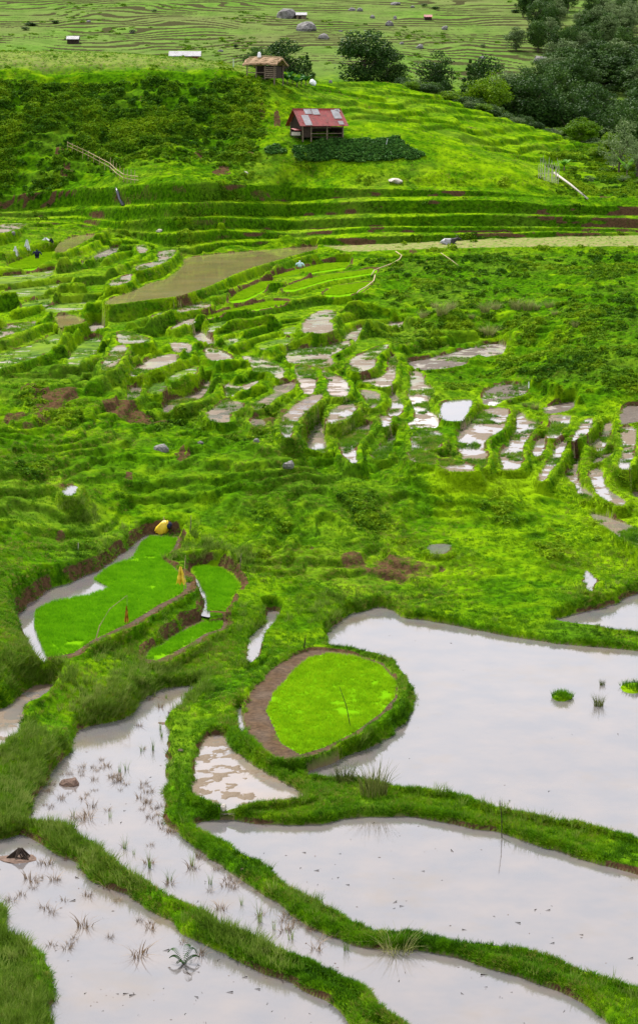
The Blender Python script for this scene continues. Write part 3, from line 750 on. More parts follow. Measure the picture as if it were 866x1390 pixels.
def leaf_clump(nl, R, hz, s0, seed):
    r = np.random.default_rng(seed); V_ = []; F_ = []
    for i in range(nl):
        d = r.normal(size=3); d /= np.linalg.norm(d); rad = R*(.45+.55*r.random()**.5); p = d*rad*np.array([1, 1, hz]); p[2] = abs(p[2])*1.0+.02
        a = r.normal(size=3); a /= np.linalg.norm(a); b = np.cross(a, r.normal(size=3)); b /= np.linalg.norm(b); s_ = s0*(.6+.8*r.random())
        n0 = len(V_); V_ += [p-a*s_, p+b*s_*.5, p+a*s_, p-b*s_*.5]; F_.append((n0, n0+1, n0+2, n0+3))
    return V_, F_
def proto(name, vf, mat):
    me = bpy.data.meshes.new(name); me.from_pydata([tuple(map(float, p)) for p in vf[0]], [], vf[1]); me.materials.append(mat); return bpy.data.objects.new(name, me)
def scatter(name, pts, rot, sc, protos, tn=None):
    n = len(pts); me = bpy.data.meshes.new(name); me.vertices.add(n); me.vertices.foreach_set('co', np.asarray(pts, np.float32).ravel())
    for an, ty, arr, key in (('rot', 'FLOAT_VECTOR', rot, 'vector'), ('sc', 'FLOAT_VECTOR', sc, 'vector')):
        me.attributes.new(an, ty, 'POINT').data.foreach_set(key, np.asarray(arr, np.float32).ravel())
    me.attributes.new('tone', 'FLOAT', 'POINT').data.foreach_set('value', np.asarray(tn if tn is not None else np.zeros(n), np.float32))
    me.attributes.new('pick', 'INT', 'POINT').data.foreach_set('value', rng.integers(0, len(protos), n).astype(np.int32))
    o = link(name, me); col = bpy.data.collections.new(name+'_kinds')
    for p in protos: col.objects.link(p)
    ng = bpy.data.node_groups.new(name, 'GeometryNodeTree'); ng.interface.new_socket('Geometry', in_out='INPUT', socket_type='NodeSocketGeometry'); ng.interface.new_socket('Geometry', in_out='OUTPUT', socket_type='NodeSocketGeometry')
    N = ng.nodes; gi = N.new('NodeGroupInput'); go = N.new('NodeGroupOutput'); ip = N.new('GeometryNodeInstanceOnPoints'); ci = N.new('GeometryNodeCollectionInfo')
    ci.inputs[0].default_value = col; ci.inputs['Separate Children'].default_value = True; ci.inputs['Reset Children'].default_value = True
    def att(nm, ty):
        a = N.new('GeometryNodeInputNamedAttribute'); a.data_type = ty; a.inputs[0].default_value = nm; return [s for s in a.outputs if s.enabled][0]
    L_ = ng.links.new; L_(gi.outputs[0], ip.inputs['Points']); L_(ci.outputs[0], ip.inputs['Instance']); ip.inputs['Pick Instance'].default_value = True
    L_(att('pick', 'INT'), ip.inputs['Instance Index']); L_(att('rot', 'FLOAT_VECTOR'), ip.inputs['Rotation']); L_(att('sc', 'FLOAT_VECTOR'), ip.inputs['Scale']); L_(ip.outputs[0], go.inputs[0])
    md = o.modifiers.new('scatter', 'NODES'); md.node_group = ng; return o

# cell geometry for sampling
dX = V[1:, :-1]-V[:-1, :-1]; dT = V[:-1, 1:]-V[:-1, :-1]; Nn = np.cross(dT, dX); A_ = np.linalg.norm(Nn, axis=2); Nn /= A_[..., None]+1e-12
cen = (V[1:, 1:]+V[:-1, :-1])/2; tocam = np.array([0, 0, HC])-cen; dist = np.linalg.norm(tocam, axis=2); face = np.sum(Nn*tocam, 2)/dist
infr = (np.abs(Tc[:-1]) < .185)[None, :]*1.0+(.35*(np.abs(Tc[:-1]) >= .185)*np.where(np.abs(Tc[:-1]) > .3, .4, 1))[None, :]
scr = A_/dist**2*(np.clip(face, 0, 1)+.10)*infr
cc = lambda a: a[:-1, :-1]
def sample(wt, n):
    p = (wt/wt.sum()).ravel(); idx_ = rng.choice(p.size, n, p=p); i, j = np.unravel_index(idx_, wt.shape)
    a, b = rng.random((2, n, 1)); v = V[i, j]*(1-a)*(1-b)+V[i+1, j]*a*(1-b)+V[i, j+1]*(1-a)*b+V[i+1, j+1]*a*b
    return v, Nn[i, j], dist[i, j], i, j
def orient(nrm, amt):
    nx, ny = nrm[:, 0]*amt+rng.normal(size=len(nrm))*.12, nrm[:, 1]*amt+rng.normal(size=len(nrm))*.12
    az = rng.random(len(nrm))*6.283
    # rotate about z by az, then tilt toward (nx, ny): use euler XYZ small-angle tilt with az folded in
    return np.stack([-ny, nx, az*0], 1), az
grassy = (1-.8*cc(soil))*(1-.85*cc(striparea))*(cc(inside) < 0)*(Y[:-1, :-1] < 400)
green_in = (cc(inside) >= 0)*cc(mudm)*(1-np.clip(cc(drym), 0, 1)*.5)
# ------------------------------------------------------------ things
M_WOOD = simple('weathered_wood', (.22, .17, .12), (.09, .065, .045), 9, .85, bump=.3)
M_DARKW = simple('dark_boards', (.045, .03, .022), (.02, .014, .01), 5, .9, bump=.3)
M_BAMB = simple('dry_bamboo', (.42, .33, .17), (.25, .19, .09), 8, .6)
M_THATCH = simple('old_thatch', (.40, .27, .16), (.20, .12, .07), 7, .95, bump=.8, sc=(1, 6, 1))
M_ROCK = simple('grey_rock', (.22, .21, .20), (.09, .085, .08), 3, .9, bump=.6)
M_ROCKD = simple('brown_clod', (.16, .10, .075), (.07, .045, .03), 5, .8, bump=.6)
M_YEL = simple('yellow_plastic', (.75, .55, .02), (.62, .42, .02), 4, .5, .4)
M_NAVY = simple('navy_cloth', (.02, .025, .06), (.01, .012, .03), 6, .9)
M_WHITE = simple('white_plastic', (.80, .80, .80), (.62, .64, .68), 4, .5, .4)
M_BLUE = simple('pale_blue_cloth', (.38, .58, .66), (.55, .68, .72), 5, .8)
M_ORANGE = simple('ochre_rag', (.50, .26, .02), (.30, .14, .02), 6, .8)
M_BARK = simple('bark', (.12, .09, .065), (.05, .04, .03), 6, .95, bump=.5)
M_PALEB = simple('pale_bark', (.50, .46, .40), (.30, .27, .22), 6, .9)
def roofmat(name, a, b, rust):
    q = NT_(name); oc = q.new('ShaderNodeTexCoord').outputs['Object']; wv = q.new('ShaderNodeTexWave'); wv.inputs['Scale'].default_value = 3.2; q.l(oc, wv.inputs[0])
    n = q.noise(1.3, 5, .65, vec=oc); c = q.mix(q.ramp(n, [(.4, 0), (.62, 1)]), a, b); c = q.mix(q.ramp(q.noise(4, 4, .7, vec=oc), [(.5, 0), (.75, .8)]), c, rust); q.bump(wv.outputs['Fac'], .8, .04); return q.fin(c, .55, .4)
M_RED = roofmat('red_tin', (.30, .028, .03), (.17, .022, .022), (.30, .12, .07))
M_TIN = roofmat('pale_tin', (.36, .36, .38), (.25, .25, .26), (.30, .20, .14))
M_TREE = [leafmat('tree_leaves', (.012, .036, .007), (.036, .085, .012), (.085, .16, .022), .6, .15), leafmat('bright_leaves', (.04, .10, .003), (.11, .22, .004), (.24, .34, .008), .8, .3),
          leafmat('greyish_leaves', (.06, .10, .03), (.12, .18, .06), (.22, .28, .11), .6, .2)]
M_FERN = leafmat('fern_leaf', (.008, .03, .006), (.02, .06, .01), (.05, .11, .02), .6, .15)
M_STUB = leafmat('dry_stubble', (.10, .07, .045), (.22, .15, .09), (.34, .25, .15), 3, .1)
M_PAMPAS = leafmat('coarse_grass', (.08, .11, .02), (.20, .22, .06), (.36, .34, .15), 1.2, .25)

def orgmesh(nv, seed, rough=.25):
    import bmesh
    bm = bmesh.new(); bmesh.ops.create_icosphere(bm, subdivisions=nv, radius=1)
    r = np.random.default_rng(seed); o = r.random(3)*50; co_ = np.array([v.co[:] for v in bm.verts])
    n = fbm(co_[:, 0]*1.3+o[0]+co_[:, 2]*.7, co_[:, 1]*1.3+o[1]+co_[:, 2]*.9, seed, 3); 
    for v, k in zip(bm.verts, n): v.co *= 1+rough*2.2*k
    me = bpy.data.meshes.new('m'); bm.to_mesh(me); bm.free(); return me
def rock(name, u, v, wpx, hpx, label, mat=M_ROCK, cat='rock', group=None, seed=1, D=None):
    x, y, z = ground(u, v); s = y/F; me = orgmesh(2, seed, .3); me.name = name; me.materials.append(mat)
    o = link(name, me, loc=(x, y+.3*wpx*s*.5, z+hpx*s*.15)); o.scale = (wpx*s*.55, wpx*s*.5, hpx*s*.62); o.rotation_euler[2] = seed*1.3; return tag(o, label, cat, group)

# --- rice seedling beds
def seedbed(n, label, dens, h, bw, mat):
    pl = bedxy[n]; L = P[n]['L']; px = [p[0] for p in pl]; py = [p[1] for p in pl]; ar = 0.5*abs(sum(a[0]*b[1]-b[0]*a[1] for a, b in zip(pl, pl[1:]+pl[:1])))
    N_ = int(dens*ar); x = rng.uniform(min(px), max(px), N_*3); y = rng.uniform(min(py), max(py), N_*3); k = inpoly(x, y, pl); x, y = x[k][:N_], y[k][:N_]
    ed = fbm(x/1.5, y/1.5, 300, 3); kk = (fbm(x/.9, y/.9, 301, 2) > -.62) ; x, y, ed = x[kk], y[kk], ed[kk]
    m = len(x); nb = 5; bx = np.repeat(x, nb)+rng.normal(size=m*nb)*.035; by = np.repeat(y, nb)+rng.normal(size=m*nb)*.035
    hh = h*(.7+.5*rng.random(m*nb))*(1+.35*np.repeat(ed, nb)); a = rng.random(m*nb)*6.283; lx, ly = np.cos(a)*hh*.3, np.sin(a)*hh*.3; b_ = rng.random(m*nb)*6.283; wx, wy = np.cos(b_)*bw/2, np.sin(b_)*bw/2
    z0 = np.full(m*nb, L-.03)
    V_ = np.stack([np.stack([bx-wx, by-wy, z0], 1), np.stack([bx+wx, by+wy, z0], 1), np.stack([bx+lx, by+ly, z0+hh], 1)], 1).reshape(-1, 3)
    o = link('seedling_bed', np_mesh('seedling_bed', V_, np.arange(len(V_)).reshape(-1, 3), mat)); return tag(o, label, 'seedling bed', 'rice seedling beds')
seedbed('n9', 'largest bright green seedling bed, spoon shaped, with open water along its left bank', 210, .17, .022, M_RICE)
seedbed('n10', 'small rounded green seedling bed just right of the yellow flag pole', 210, .17, .022, M_RICE)
seedbed('n11', 'narrow tapering green seedling bed below the bank of the largest bed', 210, .17, .022, M_RICE)
seedbed('n7', 'yellow-green oval seedling bed ringed by a bund beside the big pond', 190, .15, .022, M_RICEY)
seedbed('sa', 'small lime seedling bed at the far left under the white flags', 160, .2, .055, M_RICEY)
seedbed('sb1', 'lime seedling bed curving up beside the brown pond, leftmost of the terrace beds', 160, .2, .055, M_RICEY)
seedbed('sb2', 'long flat lime seedling bed lying lowest of the terrace beds', 160, .2, .055, M_RICEY)
seedbed('sb3', 'long lime seedling strip in the middle of the terrace beds, ending at the bamboo edging', 160, .2, .055, M_RICEY)
seedbed('sb4', 'topmost lime seedling strip of the terrace, with the pale blue scarecrow on it', 160, .2, .055, M_RICEY)
seedbed('sb5', 'short lime seedling bed at the lower right corner of the terrace beds', 160, .2, .055, M_RICEY)

# --- huts
def hut_red():
    x, y, z = ground(430, 190); z = float(zg(x, y+1.5)); r = empty('field_hut', (x, y+1.4, z), math.radians(24), label='open timber field hut with a rusty red tin roof beside the dark vegetable patch', cat='hut')
    L_, W_, E, H = 6.2, 4.2, 1.75, 3.55
    def sheet(x0, x1, side, lift, name, mat, par, y0=-W_/2-.45, yr=0):
        m = MB(); zl = lambda yy: H-(H-E)*abs(yy)/(W_/2)
        ya, yb = (y0, yr) if side < 0 else (-y0, yr); za, zb = zl(ya), zl(yb)
        m.add([(x0, ya, za+lift), (x1, ya, za+lift), (x1, yb, zb+lift), (x0, yb, zb+lift), (x0, ya, za+lift-.05), (x1, ya, za+lift-.05), (x1, yb, zb+lift-.05), (x0, yb, zb+lift-.05)], [(0,1,2,3),(7,6,5,4),(0,4,5,1),(1,5,6,2),(2,6,7,3),(3,7,4,0)])
        return m.build(name, mat, par)
    rf = sheet(-3.5, 3.5, -1, 0, 'roof', M_RED, r); sheet(-3.5, 3.5, 1, 0, 'roof', M_RED, r)
    for a, b, ya, yb in ((-2.7, -1.7, -2.5, -1.0), (1.9, 3.0, -1.5, -.2), (-.9, .1, -.9, -.05), (-2.0, -1.0, -.8, -.03), (2.2, 2.9, -2.4, -1.9), (2.5, 3.2, -.45, -.04)): sheet(a, b, -1, .07, 'roof_sheet', M_TIN, rf, ya, yb)
    MB().tube([(-3.5, 0, H+.03), (3.5, 0, H+.03)], .07).build('ridge_cap', M_RED, rf)
    for px in (-2.9, -1.7, .6, 2.9): MB().tube([(px, -2.0, -.7), (px, -2.0, E+.1)], .09).build('post', M_WOOD, r)
    for px in (-2.9, 0, 2.9): MB().tube([(px, 2.0, -.7), (px, 2.0, E+.1)], .09).build('post', M_WOOD, r)
    for hz in (.35, 1.1): MB().tube([(-1.7, -2.0, hz), (2.95, -2.02, hz+.03)], .05).build('rail', M_WOOD, r)
    MB().box((0, 1.9, .85), (5.8, .08, 1.8)).build('back_wall', M_DARKW, r)
    MB().box((2.88, 0, .6), (.08, 3.8, 1.3)).build('side_wall', M_DARKW, r)
    g = MB().box((-2.2, -1.96, .75), (1.1, .08, 1.7)); g.build('side_wall', M_DARKW, r)
    MB().add([(-2.95, -2.0, .9), (-2.95, 2.0, .9), (-2.95, 1.9, E-.1), (-2.95, 0, H-.15), (-2.95, -1.9, E-.1), (-2.89, -2.0, .9), (-2.89, 2.0, .9), (-2.89, 1.9, E-.1), (-2.89, 0, H-.15), (-2.89, -1.9, E-.1)], [(0,1,2,3,4),(9,8,7,6,5),(0,5,6,1),(1,6,7,2),(2,7,8,3),(3,8,9,4),(4,9,5,0)]).build('gable_wall', M_DARKW, r)
    MB().box((0, 0, -.1), (5.8, 3.8, .12)).build('floor', M_DARKW, r)
    ln = MB().box((-3.35, -.9, .9), (1.0, 1.5, .07), tilt=.15); ln.build('awning', M_RED, r)
    bx = MB().box((-3.4, -.9, .35), (.8, 1.2, .45)); bx.build('crate_shelf', M_PALEB, r)
hut_red()
def hut_thatch():
    x, y, z = ground(360, 108); z = float(zg(x, y+1)); r = empty('thatched_shelter', (x, y+1.2, z), math.radians(-20), label='open field shelter with a brown thatched roof on the knoll above the scrub', cat='hut')
    m = MB(); nx, ny = 8, 7; 
    def surf(off):
        out = []
        for i in range(nx+1):
            for j in range(ny+1):
                xx = -2.6+5.2*i/nx; t = -1+2*j/ny; out.append((xx+.12*math.sin(j*9+i*5), t*2.2, 2.9-.95*abs(t)**1.15+.07*math.sin(i*3.3+j*7)-.22*((xx/2.6)**2)+off))
        return out
    n = (nx+1)*(ny+1); q = lambda i, j: i*(ny+1)+j
    fs = [(q(i, j), q(i+1, j), q(i+1, j+1), q(i, j+1)) for i in range(nx) for j in range(ny)]
    m.add(surf(.14)+surf(-.08), fs+[tuple(n+k for k in f[::-1]) for f in fs]+[(q(i,0),n+q(i,0),n+q(i+1,0),q(i+1,0)) for i in range(nx)]+[(q(i+1,ny),n+q(i+1,ny),n+q(i,ny),q(i,ny)) for i in range(nx)]+[(q(0,j+1),n+q(0,j+1),n+q(0,j),q(0,j)) for j in range(ny)]+[(q(nx,j),n+q(nx,j),n+q(nx,j+1),q(nx,j+1)) for j in range(ny)])
    rf = m.build('roof', M_THATCH, r)
    for k in range(9): 
        t = -1.9+k*.48; MB().tube([(-2.5+.2*(k % 2), t, 3.08-.95*abs(t/2.2)**1.15-.15), (0, t+.05, 3.1-.95*abs(t/2.2)**1.15), (2.5, t, 3.07-.95*abs(t/2.2)**1.15-.17)], .05, 5).build('roof_pole', M_BAMB, rf)
    for px, py in ((-2.1, -1.7), (-.7, -1.75), (.6, -1.7), (2.0, -1.7), (-2.0, 1.7), (2.0, 1.7)): MB().tube([(px, py, -1.0), (px+.04, py, 2.05)], [.1, .08]).build('post', M_WOOD, r)
    for k in range(6): MB().tube([(.5, -1.66, .05+k*.27), (2.2, -1.6, .08+k*.27)], .11, 7).build('wall_log', M_WOOD, r)
    MB().box((1.3, -.1, .8), (1.5, 2.6, 1.6)).build('store_box', M_DARKW, r)
    MB().box((0, 1.65, .9), (4.0, .08, 1.7)).build('back_wall', M_DARKW, r)
    MB().tube([(-2.1, -1.75, .75), (.6, -1.75, .75)], .06).build('rail', M_WOOD, r); MB().box((-1, 0, -.02), (2.6, 3.2, .1)).build('floor', M_WOOD, r)
    b = MB(); b.tube([(-.75, -.4, 2.85), (-.75, -.4, 3.0), (-.72, -.4, 3.45), (-.72, -.4, 3.62)], [.26, .3, .24, .12], 8); o = b.build('bucket', M_WHITE, None, (0, 0, 0)); o.matrix_world = r.matrix_world
    o.location = r.location; o.rotation_euler = r.rotation_euler; tag(o, 'white bucket standing on top of the brown thatched roof', 'bucket')
bpy.context.view_layer.update(); hut_thatch()
def small_hut(name, u, v, wpx, hpx, label, roof, wall, D=None, deep=3.0, rz=0):
    if D: x, y, _ = [float(q) for q in at_dist(u, v, D)]; z = float(zg(x, y))
    else: x, y, z = ground(u, v)
    s = y/F; w, h = wpx*s, hpx*s
    if D: h = float(HC+D*slope(v-hpx))-z
    r = empty(name, (x, y+deep/2, z), rz, label=label, cat='hut'); e = h*.6
    MB().box((0, 0, e/2-.3), (w*.86, deep*.8, e+.6)).build('wall', wall, r)
    MB().box((-w*.12, -deep*.4-.03, e*.4), (w*.22, .05, e*.75)).build('door', M_DARKW, r)
    for sd in (-1, 1):
        m = MB(); y0, y1 = sd*(deep/2+.1), 0
        m.add([(-w/2, y0, e), (w/2, y0, e), (w/2, y1, h), (-w/2, y1, h), (-w/2, y0, e-.07), (w/2, y0, e-.07), (w/2, y1, h-.07), (-w/2, y1, h-.07)], [(0,1,2,3),(7,6,5,4),(0,4,5,1),(1,5,6,2),(2,6,7,3),(3,7,4,0)]); m.build('roof', roof, r)
small_hut('hillside_hut', 99, 60, 17, 11, 'tiny pale roofed hut alone on the far hillside at left', M_TIN, M_DARKW)
small_hut('hillside_hut', 409, 26, 15, 9, 'tiny white roofed hut between grey boulders high on the far hillside', M_TIN, M_WOOD)
small_hut('hillside_hut', 581, 28, 11, 8, 'tiny brown roofed hut on the upper far hillside, right of the big round tree', M_RED, M_DARKW)
M_REDW = simple('red_boards', (.20, .05, .05), (.12, .04, .04), 3, .9)
small_hut('long_shed', 251, 78, 43, 9, 'long low shed with pale tin roof and reddish walls at the back of the plateau', M_TIN, M_REDW, D=338, deep=2.6)

# --- rocks
rock('boulder', 390, 24, 20, 14, 'rounded grey boulder left of the tiny white roofed hut', seed=3)
rock('boulder', 416, 42, 24, 16, 'leaning grey boulder just below the tiny white roofed hut', seed=4)
RK = [(528,35,9,8),(535,6,13,5),(478,14,9,5),(488,15,8,5),(505,25,6,5),(536,26,6,5),(440,53,14,9),(570,66,10,7),(603,40,8,6),(655,80,8,5),(462,43,5,3),(545,60,6,4),(120,30,5,3),(180,45,6,4),(300,70,6,3),(560,10,6,4)]
for k, (u, v, w_, h_) in enumerate(RK): rock('boulder', u, v, w_, h_, 'grey boulder scattered among the narrow terraces of the far hillside', group='boulders on the far hillside', seed=20+k)
rock('boulder', 734, 86, 20, 13, 'largest grey boulder on the far hillside, beside the dark wood', seed=9)
rock('stone', 218, 611, 18, 11, 'pale grey stone on the grassy slope left of the bare earth patch', seed=12)
rock('stone', 348, 600, 9, 8, 'small grey stone below the lowest left terraces', seed=13)
rock('stone', 272, 603, 7, 5, 'small brown-grey stone at the edge of the bare earth patch', seed=14)
rock('stone', 392, 638, 16, 12, 'rounded pinkish stone in the grass in the middle of the slope', seed=15)
rock('stone', 537, 247, 20, 7, 'flat white rock on the bright slope right of the vegetable patch', mat=M_PALEB, seed=16)
rock('stone', 18, 318, 0.1+7, 5, 'small pale stone on the upper left terrace', seed=17)
rock('stone', 96, 1074, 26, 22, 'large brown rock at the left edge of the stubble pond', mat=M_ROCKD, seed=18)
rock('stone', 304, 1112, 9, 8, 'small pale tan stone on the bund at the corner of the triangular mud paddy', mat=M_PALEB, seed=19)
rock('stone', 217, 315, 8, 5, 'small white stone on a terrace above the brown pond', mat=M_PALEB, seed=20)
rock('stone', 333, 236, 7, 5, 'small light stone at the foot of the scrub slope', mat=M_PALEB, seed=22)
rock('clod', 838, 1224, 22, 7, 'pinkish earth clod with a shallow rim in the lower right pond', mat=M_ROCKD, cat='clod', seed=23)
rock('clod', 818, 1212, 16, 3, 'flat thin clod of mud in the lower right pond', mat=M_ROCKD, cat='clod', seed=24)
for k, (u, v, w_, h_) in enumerate([(137,1080,22,6),(143,1074,9,6),(176,1080,17,4),(200,1069,10,5),(209,1013,18,5),(197,1098,6,4),(215,1170,14,6),(192,1090,8,4),(222,985,14,5),(246,1020,8,4),(150,1032,10,5),(330,1182,6,4)]):
    rock('clod', u, v, w_, h_, 'dark muddy clod breaking the surface of the stubble pond', mat=M_ROCKD, cat='clod', group='mud clods in the stubble pond', seed=40+k)
for k, (u, v, w_, h_) in enumerate([(145,1260,12,3),(158,1272,16,4),(203,1257,18,5),(42,1160,10,4),(78,1205,7,3),(95,1242,8,3)]):
    rock('clod', u, v, w_, h_, 'dark muddy clod breaking the surface of the bottom left pond', mat=M_ROCKD, cat='clod', group='mud clods in the bottom left pond', seed=60+k)

# --- tufts as countable plants
def blades(nb, h, sp, w, bend, seed, mat, name, segs=3):
    return proto(name, blade_tuft(nb, h, sp, w, bend, seed, segs), mat).data
def water_pt(u, v, L): x, y = on_plane(u, v, L); return float(x), float(y), L
stub = [blades(26, .26, .12, .016, 1.0, s, M_STUB, 'stubble_tuft') for s in (71, 72, 73, 74)]; shoot = [blades(14, .55, .07, .018, .35, s, M_RUSH, 'rush_tuft') for s in (81, 82)]
def plant(name, mes, u, v, L, s, label, cat, group=None):
    loc = water_pt(u, v, L) if L is not None else ground(u, v); o = link(name, mes, loc=(loc[0], loc[1], loc[2]-.03)); o.scale = (s, s, s*random.uniform(.85, 1.15)); o.rotation_euler[2] = random.random()*6; return tag(o, label, cat, group)
S4 = [(120,1105),(138,1032),(195,1017),(189,985),(217,960),(232,968),(102,1112),(168,1150),(205,1148),(203,1172),(230,1200),(285,1210),(308,1203),(353,1243),(388,1264),(160,1060),(125,1095),(206,950),(147,1100),(300,1235),(262,1178),(430,1290)]
for k, (u, v) in enumerate(S4): plant('stubble_tuft', stub[k % 4], u, v, 0.0, random.uniform(.9, 1.7), 'dry brown stubble tuft standing in the long stubble pond at left', 'rice stubble', 'stubble tufts in the long pond')
for k in range(100):
    u, v = random.uniform(60, 460), 0; v = np.interp(u, [60, 150, 250, 350, 460], [1085, 1060, 1130, 1215, 1275])+random.uniform(-30, 18)
    if inpoly(np.array([u]), np.array([float(v)]), P['n4']['pts'])[0]: S4.append((u, float(v)))
for k, (u, v) in enumerate(S4[22:]): plant('stubble_tuft', stub[k % 4], u, v, 0.0, random.uniform(.6, 1.3), 'dry brown stubble tuft standing in the long stubble pond at left', 'rice stubble', 'stubble tufts in the long pond')
S5 = []
for k in range(60):
    u, v = random.uniform(10, 300), random.uniform(1160, 1296)
    if inpoly(np.array([u]), np.array([v]), P['n5']['pts'])[0] and k % 2: S5.append((u, v))
S5 += [(40,1192),(48,1198),(56,1192),(73,1195),(88,1222),(60,1232),(57,1172),(150,1272),(96,1282),(205,1262),(45,1206),(120,1215),(30,1215),(190,1250),(250,1280)]
for k, (u, v) in enumerate(S5): plant('stubble_tuft', stub[k % 4], u, v, -.15, random.uniform(.8, 1.5), 'dry brown stubble tuft standing in the bottom left pond', 'rice stubble', 'stubble tufts in the bottom left pond')
plant('stubble_tuft', stub[0], 115, 1257, -.15, 2.0, 'largest dry brown stubble tuft, alone in the middle of the bottom left pond', 'rice stubble')
plant('stubble_tuft', stub[1], 190, 1296, -.15, 2.4, 'sprawling dry brown tuft left of the dark fern at the bottom edge', 'rice stubble')
plant('stubble_tuft', stub[2], 118, 1112, 0.0, 1.9, 'tall pale dry tuft at the near left corner of the long stubble pond', 'rice stubble')
R4 = [(163,1048),(172,1045),(208,1018),(193,1020),(218,990),(240,965),(170,1152),(182,1160),(203,1178),(230,1196),(261,1175),(286,1200),(328,1228),(150,1110),(226,948),(210,945),(220,1000),(248,948),(372,1262),(100,1108),(235,985),(395,1275),(470,1290)]
for k, (u, v) in enumerate(R4): plant('rush_tuft', shoot[k % 2], u, v, 0.0, random.uniform(.6, 1.2), 'thin green rush shoots rising from the long stubble pond at left', 'rush', 'rush shoots in the long pond')
plant('rush_tuft', shoot[0], 353, 1252, 0.0, 1.4, 'brightest tall green rush tuft near the lower bund of the long pond', 'rush')
M_REED = leafmat('reed_blades', (.035, .05, .008), (.09, .12, .02), (.22, .22, .07), 3, .2)
bigr = [blades(150, .9, .34, .024, .5, s, M_REED, 'rush_clump') for s in (91, 92)]
plant('rush_clump', bigr[0], 505, 1078, None, 1.55, 'big bushy rush clump on the bund right of the oval seedling bed', 'rush')
plant('rush_clump', bigr[1], 468, 1062, None, 1.0, 'smaller rush clump left of the biggest clump on the same bund', 'rush')
plant('rush_clump', blades(110, .8, .3, .02, .7, 93, M_PAMPAS, 'rush_clump'), 540, 1296, None, 1.4, 'brown tinged rush clump on the lowest bund near the bottom edge', 'rush')
plant('rush_clump', bigr[1], 812, 958, 0.0, .6, 'upright rush clump standing alone in the big pond', 'rush')
plant('rush_clump', bigr[0], 817, 930, 0.0, .33, 'small thin rush tuft just behind the upright clump in the big pond', 'rush')
def islet(u, v, wpx, hpx, label, seed):
    x, y, z = water_pt(u, v, 0.0); s = y/F; r = empty('grass_islet', (x, y, 0), 0, label=label, cat='grass islet'); me = orgmesh(3, seed, .18); me.materials.append(M_LAND); a = me.attributes.new('tone', 'FLOAT', 'POINT'); a.data.foreach_set('value', [.1]*len(me.vertices)); o = link('earth_mound', me, r, (0, 0, 0)); o.scale = (wpx*s*.5, wpx*s*.55, hpx*s*.45)
    V_ = []; F_ = []; rr = np.random.default_rng(seed)
    for k in range(46):
        a = rr.random()*6.28; q = math.sqrt(rr.random()); tv, tf = blade_tuft(12, .26, .12, .025, .6, seed*50+k); n0 = len(V_); V_ += [(p[0]+math.cos(a)*q*wpx*s*.48, p[1]+math.sin(a)*q*wpx*s*.5, p[2]+hpx*s*.42*math.sqrt(max(0, 1-q*q))) for p in tv]; F_ += [tuple(i+n0 for i in f) for f in tf]
    g = proto('grass_cover', (V_, F_), M_GRASS).data; link('grass_cover', g, r)
islet(763, 948, 26, 16, 'small round green grass islet in the big pond, left of the rush clump', 5); islet(862, 935, 44, 12, 'long low green grass islet at the right edge of the big pond', 6)
def fern():
    x, y, z = water_pt(250, 1306, -.1); r = empty('fern', (x, y, z), 0, label='dark green fern with arching fronds at the bottom edge, right of the dry tuft', cat='fern')
    for k in range(8):
        a = -1.2+k*.8+random.random()*.7; ln = .35+.35*random.random(); hf = random.uniform(.3, .8); m = MB()
        for j in range(19):
            t = j/18; px, pz = t*ln*.85, math.sin(t*(1.9+hf))*hf*ln; wl = .15*ln*math.sin(.35+t*2.6)+.01
            for sg in (-1, 1): m.add([(px, 0, pz), (px+.02, sg*.01, pz), (px+.055, sg*wl, pz-.04), (px+.025, sg*wl*.9, pz-.04)], [(0, 1, 2, 3)])
        o = m.build('frond', M_FERN, r); o.rotation_euler[2] = a
fern()
def driftpile():
    x, y, z = water_pt(24, 1166, -.15); r = empty('driftwood_heap', (x, y, z), 0, label='dark heap of driftwood on a reddish mud patch at the left edge', cat='driftwood'); me = orgmesh(2, 77, .2); me.materials.append(M_ROCKD); o = link('mud_patch', me, r); o.scale = (.75, .5, .06); 
    for k in range(9): a = k*2.1; MB().tube([(-.35*math.cos(a)+.03*k, -.2*math.sin(a), .04), (.02*k, .05, .3+.03*(k % 3)), (.33*math.cos(a+.4), .2*math.sin(a), .08)], [.03, .04, .02], 5).build('branch', M_DARKW, r)
driftpile()
pam = [blades(150, 1.5, .5, .05, .75, s, M_PAMPAS, 'coarse_grass_clump') for s in (101, 102, 103)]
PP = [(600,428,22),(575,432,15),(612,420,16),(658,424,18),(672,420,16),(700,420,20),(716,421,20),(664,456,22),(745,418,16),(780,444,12),(640,432,9),(728,420,13),(590,418,12),(655,452,12),(752,428,10),(725,556,14),(712,552,9),(690,545,8)]
for k, (u, v, h_) in enumerate(PP):
    x, y, z = ground(u, v); sc1 = h_/F*y/1.25
    o = link('coarse_grass_clump', pam[k % 3], loc=(x, y, z-.05)); o.scale = (sc1*.8, sc1*.8, sc1*.8); o.rotation_euler[2] = k; tag(o, 'pale coarse grass clump on the scrubby slope right of the terraces', 'grass clump', 'coarse grass clumps on the right slope')

